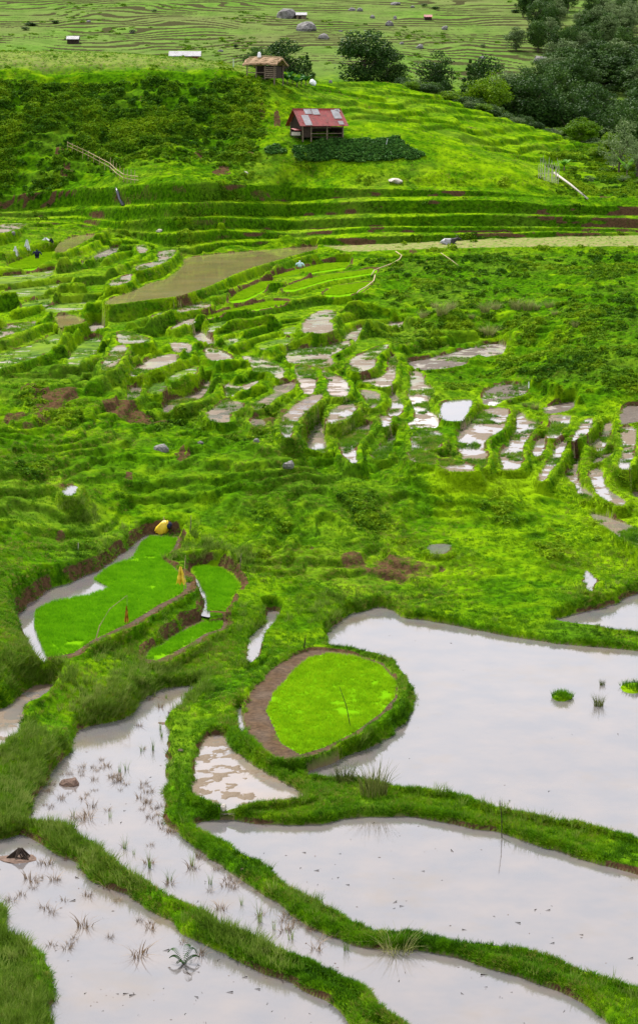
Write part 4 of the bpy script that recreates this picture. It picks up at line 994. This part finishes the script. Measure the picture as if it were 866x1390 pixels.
# --- cloths, scarecrows, poles
def cloth(w, h, seed, nx=7, ny=7, fold=.2, taper=0.8):
    m = MB(); r = np.random.default_rng(seed); V_ = []
    for off in (0, .012):
        for i in range(nx+1):
            for j in range(ny+1):
                t = j/ny; s_ = i/nx-.5; V_.append((s_*w*(1-taper*(1-t)), fold*math.sin(i*1.9+seed)*(.3+t)*w+off+.04*math.sin(j*2+seed), -t*h*(1+.12*math.sin(i*2.3+seed))))
    n = (nx+1)*(ny+1); q = lambda i, j: i*(ny+1)+j; fs = [(q(i, j), q(i+1, j), q(i+1, j+1), q(i, j+1)) for i in range(nx) for j in range(ny)]
    return m.add(V_, fs+[tuple(n+k for k in f[::-1]) for f in fs])
def flag(u, v, hp, label, mat, w, h, lean=0, cs=1, zoff=0, L=None, name='bird_scarer'):
    loc = ground(u, v); s = loc[1]/F; H_ = hp*s; r = empty(name, loc, 0, label=label, cat='bird scarer')
    MB().tube([(0, 0, -.3), (lean*.4, 0, H_*.6), (lean, 0, H_)], [.025, .02, .012], 5).build('pole', M_BAMB, r)
    c = cloth(w, h, cs).build('cloth', mat, r, (lean-.02-w*.45*(1 if cs % 2 else -1), -.03, H_*(1-zoff)), smooth=True); return r
flag(250, 808, 58, 'yellow cloth flag on a thin upright pole beside the largest seedling bed', M_YEL, .5, .85, .1, 1, .28)
flag(25, 352, 18, 'white plastic flag on a pole at the far left, lower left of the pair', M_WHITE, .8, 1.0, .15, 3)
flag(40, 344, 19, 'white plastic flag on a pole just above the other white flag, far left', M_WHITE, .8, 1.2, .2, 5)
flag(67, 333, 10, 'small white strip of plastic on a short pole, right of the two white flags', M_WHITE, 1.0, .3, .1, 7)
flag(73, 333, 9, 'dark navy rag on a short pole beside the small white plastic strip', M_NAVY, .7, .5, .1, 9)
def bent():
    x, y, z = ground(128, 871); s = y/F; r = empty('bird_scarer', (x, y, z), 0, label='long bent bamboo rod with an ochre rag hanging over the largest seedling bed', cat='bird scarer')
    MB().tube([(0, 0, -.2), (8*s, .1, 22*s), (22*s, .3, 45*s), (46*s, .5, 63*s)], [.03, .025, .02, .012], 5).build('rod', M_BAMB, r)
    MB().tube([(46*s, .5, 63*s), (46*s, .5, 48*s)], .006, 4).build('string', M_BAMB, r); cloth(.22, .75, 4).build('rag', M_ORANGE, r, (45*s, .5, 48*s))
bent()
def sc_yellow():
    x, y, z = ground(222, 722); r = empty('scarecrow', (x, y, z), 0, label='crouching scarecrow draped in a yellow plastic sheet with a navy cloth head', cat='scarecrow')
    MB().tube([(0, 0, -.2), (.05, 0, .95)], .03, 5).build('stake', M_BAMB, r)
    m = MB(); n = 14; V_ = []
    for k, (zz, rr, ox) in enumerate([(.02, .30, -.12), (.2, .36, -.1), (.42, .34, -.02), (.6, .25, .08), (.72, .12, .14)]):
        for i in range(n): a = i*6.283/n; rad = rr*(1+.14*math.sin(i*2.7+k)); V_.append((ox+rad*math.cos(a), rad*.7*math.sin(a), zz+.06*math.sin(i*1.7)))
    m.add(V_, [(k*n+i, k*n+(i+1) % n, (k+1)*n+(i+1) % n, (k+1)*n+i) for k in range(4) for i in range(n)]+[tuple(4*n+i for i in range(n))]); m.build('plastic_sheet', M_YEL, r, smooth=True)
    me = orgmesh(2, 33, .2); me.materials.append(M_NAVY); o = link('head_cloth', me, r, (.32, .0, .48)); o.scale = (.17, .2, .2)
sc_yellow()
def scarecrow(u, v, hp, label, mat, mat2):
    x, y, z = ground(u, v); s = y/F; H_ = hp*s; r = empty('scarecrow', (x, y, z), 0, label=label, cat='scarecrow')
    MB().tube([(0, 0, -.2), (0, 0, H_)], .03, 5).build('stake', M_BAMB, r)
    def lathe(rings, nm, mt):
        m = MB(); n = 12; V_ = [(ox+rr*(1+.1*math.sin(i*2.1+k))*math.cos(i*6.283/n), rr*.6*math.sin(i*6.283/n), zz) for k, (zz, rr, ox) in enumerate(rings) for i in range(n)]
        K_ = len(rings); m.add(V_, [(k*n+i, k*n+(i+1) % n, (k+1)*n+(i+1) % n, (k+1)*n+i) for k in range(K_-1) for i in range(n)]+[tuple(range(n))[::-1], tuple((K_-1)*n+i for i in range(n))]); return m.build(nm, mt, r, smooth=True)
    lathe([(H_*.42, .26, 0), (H_*.6, .24, 0), (H_*.78, .27, 0), (H_*.86, .12, 0)], 'shirt', mat)
    lathe([(H_*.86, .06, 0), (H_*.93, .11, .01), (H_*1.0, .06, 0)], 'head', mat2)
    for sg in (-1, 1):
        MB().tube([(sg*.2, 0, H_*.78), (sg*.42, -.02, H_*.66), (sg*.5, -.04, H_*.5)], [.1, .08, .06], 7).build('sleeve', mat, r, smooth=True)
        if mat2 is M_NAVY: MB().tube([(sg*.1, 0, H_*.45), (sg*.14, 0, H_*.02)], [.11, .07], 7).build('trouser_leg', mat2, r, smooth=True)
    return r
scarecrow(51, 353, 14, 'small scarecrow in dark navy clothes on the lime bed under the white flags', M_NAVY, M_NAVY)
scarecrow(407, 369, 15, 'scarecrow in a pale blue shirt on the topmost seedling strip', M_BLUE, M_WHITE)
def pole(name, u, v, hp, lean, label, L=None, mat=M_WOOD, rad=.025, cat='stake'):
    loc = ground(u, v) if L is None else water_pt(u, v, L); s = loc[1]/F
    m = MB(); m.tube([(0, 0, -.3), (lean*s*.45+.02, 0, hp*s*.5), (lean*s, 0, hp*s)], [rad, rad*.85, rad*.5], 6); o = m.build(name, mat, None, loc); return tag(o, label, cat)
pole('stake', 477, 986, 58, -17, 'thin leaning stick standing in the yellow-green oval seedling bed', mat=M_DARKW, rad=.02)
pole('stake', 681, 1137, 56, -4, 'thin dark stick standing in the lower right pond in front of its bund', L=-.12, mat=M_DARKW, rad=.02)
pole('stake', 258, 722, 24, 2, 'short brown stake on the bank right of the yellow draped scarecrow', rad=.035)
pole('stake', 325, 772, 21, 3, 'short grey stake on the bank of the small rounded seedling bed', rad=.035)
pole('stake', 412, 880, 18, 3, 'dark stake at the top left of the oval bed, by its dirt strip', mat=M_DARKW, rad=.035)
pole('stake', 317, 94, 14, 0, 'thin white post on the edge of the plateau left of the thatched shelter', mat=M_WHITE, rad=.05)
pole('stake', 106, 744, 9, 1, 'tiny pale stake on the grassy slope above the largest seedling bed', mat=M_PALEB)
pole('stake', 523, 200, 12, 3, 'small white stick at the right edge of the vegetable patch', mat=M_WHITE, rad=.04)
pole('stake', 717, 528, 9, 0, 'short white post beside the dry brown paddy on the right', mat=M_WHITE, rad=.06)

# --- bamboo railing down the scrub slope
def rail3d(pts, lift=0):
    out = []
    for u, v in pts: x, y, z = ground(u, v); out.append((x, y, z+lift))
    return out
def railing():
    pts = [(92,203),(105,209),(120,216),(135,224),(150,232),(158,240),(168,247),(178,249),(188,250)]; g_ = rail3d(pts); b0 = g_[0]; r = empty('bamboo_railing', b0, 0, label='long pale bamboo railing running down the scrub slope at upper left', cat='railing')
    loc = [(p[0]-b0[0], p[1]-b0[1], p[2]-b0[2]) for p in g_]
    for h_ in (.95, .5): MB().tube([(p[0], p[1], p[2]+h_) for p in loc], .05, 5).build('rail', M_BAMB, r)
    for i in range(len(loc)-1):
        for t in (0, .5):
            p = [loc[i][k]*(1-t)+loc[i+1][k]*t for k in range(3)]; MB().tube([(p[0], p[1], p[2]-.3), (p[0]+.08, p[1], p[2]+(1.1 if i < 4 else 1.7))], .04, 5).build('upright', M_BAMB, r)
railing()
def edging(pts, label, lift=.2, rad=.07):
    g_ = rail3d(pts, lift); b0 = g_[0]; o = MB().tube([tuple(p[k]-b0[k] for k in range(3)) for p in g_], rad, 6).build('bamboo_edging', M_BAMB, None, b0, smooth=True); tag(o, label, 'edging')
edging([(537,344),(545,350),(542,355),(532,361),(518,366),(508,370),(504,377)], 'curving pale bamboo pole edging the right end of the upper lime strips', .25)
edging([(509,376),(507,384),(497,392),(488,397),(484,401)], 'curving pale bamboo pole edging the short lime bed at the right', .2)
edging([(598,345),(612,355),(622,362)], 'thin fallen bamboo pole lying on the green slope below the buffalo', .15, .04)

# --- buffalo resting in the drained strip
def skin(name, joints, edges, mat, parent=None, loc=None, sub=2):
    me = bpy.data.meshes.new(name); me.from_pydata([j[:3] for j in joints], edges, []); me.materials.append(mat); o = link(name, me, parent, loc)
    o.modifiers.new('skin', 'SKIN'); me.skin_vertices.new() if not me.skin_vertices else None
    for k, j in enumerate(joints): me.skin_vertices[0].data[k].radius = (j[3], j[4] if len(j) > 4 else j[3])
    me.skin_vertices[0].data[0].use_root = True; s_ = o.modifiers.new('sub', 'SUBSURF'); s_.levels = sub; s_.render_levels = sub; return o
def buffalo():
    q = NT_('buffalo_hide'); oc = q.new('ShaderNodeTexCoord').outputs['Object']; sx = q.new('ShaderNodeSeparateXYZ'); q.l(oc, sx.inputs[0]); n = q.noise(3, 3, .6, vec=oc)
    f = q.math('ADD', sx.outputs[0], q.math('MULTIPLY', q.math('SUBTRACT', n, .5), .5)); c = q.ramp(f, [(.0, (.30, .30, .32)), (.1, (.02, .018, .018))]); q.fin(c, .6, .35)
    x, y, z = ground(611, 332); o = skin('buffalo', [(-.25,0,.38,.40,.36),(-.75,0,.36,.36,.34),(-1.0,0,.30,.22,.24),(.25,0,.42,.36,.36),(.55,0,.52,.24,.26),(.85,0,.68,.17,.19),(1.08,0,.68,.14,.15),(1.35,0,.60,.09,.10),
        (.35,-.30,.15,.13),(.75,-.36,.08,.08),(.5,-.40,.04,.06),(.35,.30,.15,.13),(.75,.36,.08,.08),(.5,.40,.04,.06),(-.75,-.34,.18,.16),(-.3,-.46,.10,.09),(-.6,-.5,.05,.06),(-.75,.34,.18,.16),(-.3,.46,.10,.09),(-.6,.5,.05,.06),(-1.2,.05,.2,.04),(-1.3,.1,.03,.025)],
        [(0,1),(1,2),(0,3),(3,4),(4,5),(5,6),(6,7),(3,8),(8,9),(9,10),(3,11),(11,12),(12,13),(1,14),(14,15),(15,16),(1,17),(17,18),(18,19),(2,20),(20,21)], q.m, None, (x, y+.5, z-.02))
    tag(o, 'dark headed water buffalo with pale grey back lying in the drained strip', 'buffalo')
    hm = simple('horn', (.10, .09, .08), (.05, .045, .04), 5, .5)
    for sg in (-1, 1):
        MB().tube([(1.0, sg*.1, .78), (.92, sg*.35, .92), (.78, sg*.42, 1.05), (.66, sg*.33, 1.14)], [.06, .05, .035, .012], 7).build('horn', hm, o, smooth=True)
        MB().tube([(1.0, sg*.14, .72), (.95, sg*.36, .70)], [.05, .02], 6).build('ear', hm, o, smooth=True)
buffalo()

# --- trees
def crown(kind, seed, nc=56, nl=110):
    r = np.random.default_rng(seed); V_ = []; 
    for c in range(nc):
        d = r.normal(size=3); d /= np.linalg.norm(d); k = r.random()**.4
        if kind == 'cone': zc = r.random()**1.3; a = r.random()*6.28; rr = (1-zc)*.42*(.5+.5*r.random()); p = np.array([rr*math.cos(a), rr*math.sin(a), .06+zc*.9]); cr = .10*(1.2-zc)
        elif kind == 'bush': p = d*k*np.array([.42, .42, .36])+np.array([0, 0, .42]); cr = .13
        elif kind == 'airy': p = d*k*np.array([.42, .42, .42])+np.array([0, 0, .55]); cr = .10
        else: p = d*k*np.array([.38, .38, .42])+np.array([r.normal()*.03, 0, .53]); cr = .095+.05*r.random()
        n = nl if kind != 'airy' else 35
        for i in range(n):
            e = r.normal(size=3); e /= np.linalg.norm(e); q = p+e*cr*(.55+.5*r.random())*np.array([1.15, 1.15, .75]); a = r.normal(size=3); a[2] *= .5; a /= np.linalg.norm(a); b = np.cross(a, e+r.normal(size=3)*.4); b /= np.linalg.norm(b)+1e-6; s_ = .013*(.7+.8*r.random())*(1.2 if kind == 'bush' else 1)
            V_ += [q-a*s_*1.4, q+b*s_*.8, q+a*s_*1.4, q-b*s_*.8]
    V_ = np.array(V_); return V_, np.arange(len(V_)).reshape(-1, 4)
def trunk(seed, h=.55, rad=.022, nl=7):
    r = np.random.default_rng(seed); m = MB(); m.tube([(0, 0, -.08), (.01, 0, h*.5), (.0, .01, h), (.02, 0, h+.25)], [rad*1.5, rad, rad*.7, rad*.2], 7)
    for k in range(nl): a = r.random()*6.28; z0 = h*(.5+.5*r.random()); m.tube([(0, 0, z0), (.13*math.cos(a), .13*math.sin(a), z0+.12), (.3*math.cos(a), .3*math.sin(a), z0+.22+.1*r.random())], [rad*.55, rad*.35, rad*.12], 5)
    me = bpy.data.meshes.new('trunk'); me.from_pydata(m.v, [], m.f); return me
TP = {}
for kd, mi, seeds in (('broad', 0, (1, 2, 3)), ('cone', 0, (4,)), ('bush', 1, (5, 6)), ('airy', 2, (7, 8)), ('dbush', 0, (9, 10)), ('gbroad', 2, (11, 12)), ('brbroad', 1, (13,))):
    for s in seeds:
        base = 'bush' if 'bush' in kd else ('broad' if 'broad' in kd else kd); v_, f_ = crown(base, s); cm = np_mesh('crown', v_, f_, M_TREE[mi]); tm = trunk(s, .45 if base == 'broad' else .3); tm.materials.append(M_BARK)
        TP.setdefault(kd, []).append((cm, tm))
tree_n = [0]
def tree(kd, u, vtop, wpx, D, label, group=None, name='tree', hmax=None):
    x, y, zt = [float(q) for q in at_dist(u, vtop, D)]; z = float(zg(x, y)); h = max(1.0, zt-z)
    if hmax: h = min(h, hmax)
    cm, tm = TP[kd][tree_n[0] % len(TP[kd])]; tree_n[0] += 1
    r = empty(name, (x, y, z), tree_n[0]*1.7, label=label, cat='shrub' if name == 'shrub' else 'tree', group=group)
    w = wpx/F*D/.82; c = link('crown', cm, r); c.scale = (w, w, h/.98); t_ = link('trunk', tm, r); k = min(w, h); t_.scale = (k, k, h); return r
tree('broad', 346, 62, 40, 352, 'dark rounded tree directly behind the thatched shelter, left of its taller neighbour')
tree('broad', 386, 51, 56, 362, 'tall dark tree behind the thatched shelter, right of the rounded one')
tree('cone', 417, 71, 22, 326, 'small dark cone shaped tree right of the thatched shelter')
tree('broad', 496, 38, 84, 374, 'biggest round dark tree behind the grassy knoll')
tree('broad', 526, 64, 52, 378, 'dark tree leaning out of the right side of the biggest round tree')
tree('broad', 590, 69, 52, 382, 'round dark tree standing alone behind the knoll, right of the biggest tree')
tree('cone', 638, 80, 46, 372, 'pointed dark green tree behind the ridge, left of the bright one')
tree('brbroad', 662, 94, 58, 365, 'bright mid green tree behind the ridge, right of the pointed dark tree')
tree('dbush', 548, 98, 24, 368, 'low dark bush filling the gap between the big trees', name='shrub')
tree('dbush', 602, 101, 26, 366, 'low dark bush under the lone round tree', name='shrub')
tree('bush', 790, 152, 44, 338, 'round yellow-green bush standing out before the dark wood', name='shrub', hmax=6.5)
tree('bush', 828, 172, 26, 320, 'smaller yellow-green bush right of the round one', name='shrub', hmax=5)
tree('airy', 842, 160, 52, 292, 'tall airy pale leaved shrub at the right edge', name='shrub', hmax=10)
for u_b, v_b, w_b, D_b, kd_b in ((812,196,26,306,'bush'),(832,205,24,300,'airy'),(858,215,28,292,'bush'),(880,200,40,290,'airy'),(900,220,36,286,'bush'),(820,226,16,290,'bush'),(846,250,18,280,'airy'),(872,246,22,278,'bush'),(778,240,12,285,'bush'),(800,256,14,278,'airy')): tree(kd_b, u_b, v_b, w_b, D_b, 'leafy pale or yellow-green shrub in the thicket at the right edge', 'shrubs in the right edge thicket', 'shrub', 4.5)
tree('airy', 866, 185, 40, 284, 'pale leaved shrub cut by the right edge of the frame', name='shrub', hmax=8)
for k in range(46):
    t = k/45; u = 548+290*t; vr = np.interp(u, [548, 590, 650, 720, 790, 840], [100, 112, 138, 160, 184, 200])
    tree(['dbush', 'bush', 'dbush', 'airy'][k % 4], u+random.uniform(-6, 6), vr+random.uniform(-7, 5), random.uniform(20, 34), random.uniform(342, 362), ['low dark shrub', 'low yellow-green shrub', 'low dark shrub', 'low pale green shrub'][k % 4]+' in the hedge behind the knoll ridge', 'shrubs behind the knoll ridge', 'shrub')
wood = []
for k in range(210):
    t = random.random(); D = 372+235*t**1.15
    lo = np.interp(D, [370, 420, 480, 560, 620], [655, 690, 735, 745, 690]); u = random.uniform(lo, 960)
    if D > 500:
        if k % 2: continue
        u = random.uniform(700, 880)
    wood.append((D, u))
for k, (D, u) in enumerate(wood):
    kd = 'gbroad' if (D > 500 and k % 2) or k % 13 == 0 else ('cone' if k % 11 == 0 else ('brbroad' if k % 13 == 0 else 'broad')); x = (u-433)/F*D; zt = zg(x, D)+random.uniform(7, 11.5)*(1.15 if D < 440 else .8); vt = 695-F*math.tan(math.atan((zt-HC)/D)+PITCH)
    tree(kd, u, vt, random.uniform(7, 10.5)*F/D*(.7 if D > 500 else 1), D, ('greyish green tree in the wood climbing the far hillside' if kd == 'gbroad' else 'dark green tree packed in the wood at upper right'), 'trees in the wood at upper right')
for k, (u, v, w_) in enumerate([(42,30,16),(35,36,12),(76,27,10),(180,40,9),(590,8,12),(576,4,9),(700,12,14),(640,95,10),(320,60,8),(210,12,8),(480,90,10),(655,60,8)]):
    D = hit(zg, u, v+5, 300, 1200, 1500); tree('gbroad' if k % 2 else 'dbush', u, v, w_, D, 'small lone tree among the narrow terraces of the far hillside', 'small trees on the far hillside')

# --- garden beside the shelter
def leafy(name, u, v, hp, nl, mat, label, cat, wide=.16, seed=1, droop=.5, group=None):
    x, y, z = ground(u, v); h = hp/F*y; r = np.random.default_rng(seed); o_ = empty(name, (x, y, z), 0, label=label, cat=cat, group=group)
    MB().tube([(0, 0, -.2), (.03, 0, h*.45)], [.1, .06], 6).build('stem', M_WOOD, o_)
    for k in range(nl):
        a = k*2.4+r.random()*.5; ln = h*(.65+.4*r.random()); up_ = .9-.25*r.random(); m = MB(); P_ = []
        for j in range(7):
            t = j/6; rad = ln*.75*t*(1-up_*.35); z_ = h*.3+ln*(up_*t-droop*.8*t*t); w_ = wide*h*math.sin(.25+2.75*t)
            P_ += [(rad, -w_, z_), (rad, 0, z_-.05*h*.3), (rad, w_, z_)]
        m.add(P_, [(3*j+i, 3*j+i+1, 3*j+i+4, 3*j+i+3) for j in range(6) for i in range(2)]); b = m.build('leaf', mat, o_, smooth=True); b.rotation_euler[2] = a
M_BAN = leafmat('banana_leaf', (.06, .18, .01), (.12, .30, .02), (.25, .42, .05), 1, .35); M_AGA = leafmat('broad_leaf', (.015, .07, .01), (.03, .12, .02), (.09, .22, .03), 1, .2)
leafy('banana_plant', 850, 240, 30, 7, M_BAN, 'bright green banana plant with raised leaves near the right edge', 'banana plant', .1, 1, .25)
leafy('sapling', 765, 232, 22, 9, M_BAN, 'young sapling with pale round leaves beside the dead twig fence', 'sapling', .14, 2, .5)
for k, (u, v, h_) in enumerate([(384,112,16),(390,114,18),(397,114,17),(403,118,18),(409,116,16),(415,116,19),(394,108,13)]): leafy('taro_plant', u, v, h_, 8, M_AGA, 'large leaved green taro plant in the garden right of the thatched shelter', 'taro plant', .17, 10+k, .45, 'taro plants in the shelter garden')
rock('sack', 424, 115, 9, 8, 'white sack lying in the grass right of the taro plants', mat=M_WHITE, cat='sack', seed=81)
rock('sack', 449, 113, 5, 6, 'small grey sack further right on the knoll crest', mat=M_ROCK, cat='sack', seed=82)
def twigfence():
    x, y, z = ground(742, 246); r = empty('twig_fence', (x, y, z), 0, label='grey dead twig fence standing on the slope at right', cat='fence')
    for k in range(17): dx = -1.1+k*.16; hh = 2.2+1.2*random.random(); MB().tube([(dx, .1*math.sin(k), -.3), (dx+.12*math.sin(k*2), 0, hh*.6), (dx+.3*math.sin(k*3), 0, hh)], [.04, .03, .012], 5).build('twig', M_PALEB, r)
    MB().tube([(-1.1, .05, 1.0), (1.5, .05, 1.1)], .03, 5).build('cross_twig', M_PALEB, r)
twigfence()
def log():
    a = ground(752, 240); b = ground(797, 274); a = (a[0], a[1], a[2]+.5); d = [b[k]-a[k] for k in range(3)]; r = MB(); r.tube([(0, 0, 0), (d[0]*.5, d[1]*.5, d[2]*.5+.3), (d[0], d[1], d[2]+.4)], [.16, .14, .1], 8); r.tube([(d[0]*.9, d[1]*.9, d[2]*.9+.35), (d[0]*.95-.5, d[1]*.95, d[2]+1.1)], [.07, .03], 5); o = r.build('fallen_trunk', M_PALEB, None, a, smooth=True); tag(o, 'pale bare trunk fallen down the slope below the twig fence', 'log')
log()
# --- dark leafy vegetable patch under the red hut
ub = 433+F*TT[:-1, :-1]*cp; vb = 695-F*np.tan(np.arctan((Z[:-1, :-1]-HC)/Y[:-1, :-1])+PITCH)
veg = ((((ub-474)/92)**2+((vb-205)/15)**2)+fbm(cc(X)/2.0, cc(Y)/3, 310, 4)*1.1 < .9)*(vb > 186)*(Y[:-1, :-1] > 262)*(Y[:-1, :-1] < 300)
M_VEG = leafmat('vegetable_leaf', (.02, .07, .012), (.05, .14, .022), (.12, .24, .04), .8, .2)
vegp = [proto('vegetable_clump', leaf_clump(30, .4, .9, .2, s), M_VEG) for s in (41, 42)]
M_AGA2 = 0
v, nm, ds_, i, j = sample(A_*veg, 3000); s_ = .5+1.1*rng.random(len(v))**2; o = scatter('vegetable_patch', v, np.stack([s_*0, s_*0, rng.random(len(v))*6.28], 1), np.stack([s_, s_, s_*.6], 1), vegp); tag(o, kind='stuff')
# --- trickle down the upper bank
g_ = [ground(u, v) for u, v in ((158, 256), (160, 262), (163, 270), (168, 279))]
M_DW = water_mat('dark_trickle', (.04, .045, .06), .15, .3)
st = MB(); st.tube([(p[0], p[1]-.08, p[2]+.02) for p in g_], [.12, .2, .18, .25], 6); tag(st.build('stream', M_DW, smooth=True), kind='structure')
# --- short grass over banks and slopes
tp = [proto('grass_tuft', blade_tuft(16, .26, .15, .032, .55, s), M_GRASS) for s in (1, 2, 3, 4)]
w = scr*grassy*(1-.75*cc(zone_scrub))*(1-.5*cc(zone_knoll)); w = w*(.35+cc(sstep(-.5, .3, n2)))
v, nm, ds_, i, j = sample(w, 350000); rt, az = orient(nm, .55)
edge_ = cc(np.exp(-np.clip(dmin, 0, 9)/.8))[i, j]
s_ = np.interp(ds_, [50, 100, 160, 260, 400], [.55, .58, .55, .75, 1.2])*(.65+.7*rng.random(len(v)))*(1+.15*edge_)
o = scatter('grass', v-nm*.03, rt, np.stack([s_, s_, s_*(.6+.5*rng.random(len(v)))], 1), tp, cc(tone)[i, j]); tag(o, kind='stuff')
# --- broad leaved weeds and scrub
lp = [proto('scrub_clump', leaf_clump(60, .42, .9, .13, s), M_SCRUB) for s in (11, 12, 13)]
w = scr*grassy*(1-.97*cc(zone_fan))*(.15+.85*cc(sstep(.6, 2, dmin)))*(cc(zone_scrub)*(1-cc(sstep(291, 297, Y)))*(.12+.88*cc(sstep(276, 285, Y+n1*9)))*2.6*cc(sstep(-.45, .2, n2+n1*.7+n3*.5))+cc(zone_rs)*cc(sstep(-.1, .5, n2+n3*.6))*.5+cc(sstep(735, 800, U+n2*45)*sstep(267, 272, Y)*(1-sstep(325, 335, Y)))*1.3*cc(sstep(-.5, .3, n2+n3*.5))+cc(zone_ls)*cc(sstep(.15, .45, n2))*.5+cc(sstep(2, 4, dmin))*cc(sstep(.3, .6, n2))*.3*(1-cc(zone_knoll)))
v, nm, ds_, i, j = sample(w, 58000); rt, az = orient(nm, .4)
s_ = np.interp(ds_, [50, 120, 260, 400], [.3, .4, .75, .85])*(.6+1.3*rng.random(len(v))**3)
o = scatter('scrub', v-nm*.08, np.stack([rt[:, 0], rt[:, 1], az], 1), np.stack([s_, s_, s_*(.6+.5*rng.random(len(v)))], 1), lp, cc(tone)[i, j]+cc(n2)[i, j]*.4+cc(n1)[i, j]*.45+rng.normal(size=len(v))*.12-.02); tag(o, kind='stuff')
# --- taller rushes on the foreground banks
rp = [proto('rush_tuft', blade_tuft(18, .42, .14, .022, .5, s), M_RUSH) for s in (21, 22, 23)]
w = scr*grassy*(Y[:-1, :-1] < 112)*np.clip(1-np.abs(cc(dmin)-.5)/1.2, 0, 1)*cc(sstep(-.1, .35, n1+n2*.6))*np.where((cc(X) < 2), 1, .12)
v, nm, ds_, i, j = sample(w, 3800); rt, az = orient(nm, .3); s_ = .5+.7*rng.random(len(v))
o = scatter('rushes', v, rt, np.stack([s_, s_, s_], 1), rp); tag(o, kind='stuff')
# --- weeds in the muddy paddies
w = scr*green_in*cc(sstep(.05, .35, fbm(X/2.2, Y/3.4, 200, 3)))*(Y[:-1, :-1] > 100)
v, nm, ds_, i, j = sample(w, 9000); rt, az = orient(nm, .1); s_ = .5+.6*rng.random(len(v))
o = scatter('paddy_weeds', v, rt, np.stack([s_, s_, s_*.8], 1), tp); tag(o, kind='stuff')
# --- tufts over the far hillside and the plateau
fp = [proto('far_bush', leaf_clump(40, .8, .8, .3, s), M_SCRUB) for s in (31, 32)]
w = A_/dist**2*(Y[:-1, :-1] > 400)*(Y[:-1, :-1] < 800)*cc(sstep(.12, .5, fbm(X/22, Y/30, 210, 3)))*infr
v, nm, ds_, i, j = sample(w, 4200); s_ = .3+.9*rng.random(len(v))**3
o = scatter('hillside_shrubs', v-np.array([0, 0, .1]), np.stack([s_*0, s_*0, rng.random(len(v))*6.28], 1), np.stack([s_, s_, s_*.7], 1), fp); tag(o, kind='stuff')

# --- specks floating on and poking out of the ponds
dp = [proto('debris_speck', ([(-.06, 0, 0), (0, -.02, .012), (.07, .004, 0), (.01, .025, .01)], [(0, 1, 2, 3)]), M_ROCKD), proto('debris_twig', ([(-.12, 0, .004), (.1, .03, .004), (.1, .04, .004), (-.12, .012, .05)], [(0, 1, 2, 3)]), M_DARKW)]
ls = []
for n, k in (('lake', 70), ('n3', 150), ('n4', 230), ('n5', 200)):
    q_ = P[n]['xy']; c0 = q_.min(0); c1 = q_.max(0); xx = rng.uniform(c0[0], c1[0], k*3); yy = rng.uniform(c0[1], c1[1], k*3); kk = inpoly(xx, yy, [tuple(p) for p in q_])&(fbm(xx/2, yy/2, 400, 2) > -.15); ls += [(a, b, P[n]['L']+.004) for a, b in zip(xx[kk], yy[kk])]
ls = np.array(ls); s_ = .25+.75*rng.random(len(ls))**2; o = scatter('floating_debris', ls, np.stack([s_*0, s_*0, rng.random(len(ls))*6.28], 1), np.stack([s_, s_, s_], 1), dp); tag(o, kind='stuff')
# ------------------------------------------------------------ camera, sky, sun
cam = bpy.data.cameras.new('camera'); co = bpy.data.objects.new('camera', cam); C.objects.link(co); co.location = (0, 0, HC)
co.rotation_euler = (math.pi/2-PITCH, 0, 0); cam.sensor_fit = 'VERTICAL'; cam.sensor_height = 36; cam.lens = 36*F/1390; cam.clip_start = .5; cam.clip_end = 4000
sc_ = bpy.context.scene; sc_.camera = co
sun = bpy.data.lights.new('sun', 'SUN'); sun.energy = 3.8; sun.angle = math.radians(6); sun.color = (1, .96, .9)
so_ = bpy.data.objects.new('sun', sun); C.objects.link(so_)
EL, AZ = math.radians(52), math.radians(-28)      # high, from beyond the valley and a little left
dv = np.array([math.sin(AZ)*math.cos(EL), math.cos(AZ)*math.cos(EL), math.sin(EL)])
import mathutils
so_.rotation_euler = mathutils.Vector(tuple(dv)).to_track_quat('Z', 'Y').to_euler()
wd = bpy.data.worlds.new('World'); sc_.world = wd; wd.use_nodes = True; t = wd.node_tree; N = t.nodes; N.clear()
bg = N.new('ShaderNodeBackground'); wo = N.new('ShaderNodeOutputWorld'); sk = N.new('ShaderNodeTexSky'); sk.sky_type = 'NISHITA'; sk.sun_disc = False
sk.sun_elevation = EL; sk.sun_rotation = math.atan2(dv[0], dv[1]); sk.dust_density = 3; sk.air_density = 1
tc = N.new('ShaderNodeTexCoord'); mp = N.new('ShaderNodeMapping'); mp.inputs['Scale'].default_value = (1, 1, 2.2); nz = N.new('ShaderNodeTexNoise'); nz.inputs['Scale'].default_value = 2.2; nz.inputs['Detail'].default_value = 5
t.links.new(tc.outputs['Generated'], mp.inputs[0]); t.links.new(mp.outputs[0], nz.inputs['Vector'])
rp_ = N.new('ShaderNodeValToRGB'); rp_.color_ramp.elements[0].position = .3; rp_.color_ramp.elements[0].color = (7.4, 7.4, 8.2, 1); rp_.color_ramp.elements[1].position = .7; rp_.color_ramp.elements[1].color = (10, 10.1, 10.6, 1)
t.links.new(nz.outputs['Fac'], rp_.inputs[0]); mx = N.new('ShaderNodeMix'); mx.data_type = 'RGBA'; mx.inputs[0].default_value = .85
t.links.new(sk.outputs[0], mx.inputs[6]); t.links.new(rp_.outputs[0], mx.inputs[7]); t.links.new(mx.outputs[2], bg.inputs[0]); bg.inputs[1].default_value = .085; t.links.new(bg.outputs[0], wo.inputs[0])
vs = sc_.view_settings; vs.view_transform = 'Standard'; vs.look = 'None'; vs.gamma = 1; vs.exposure = .93; vs.use_curve_mapping = False
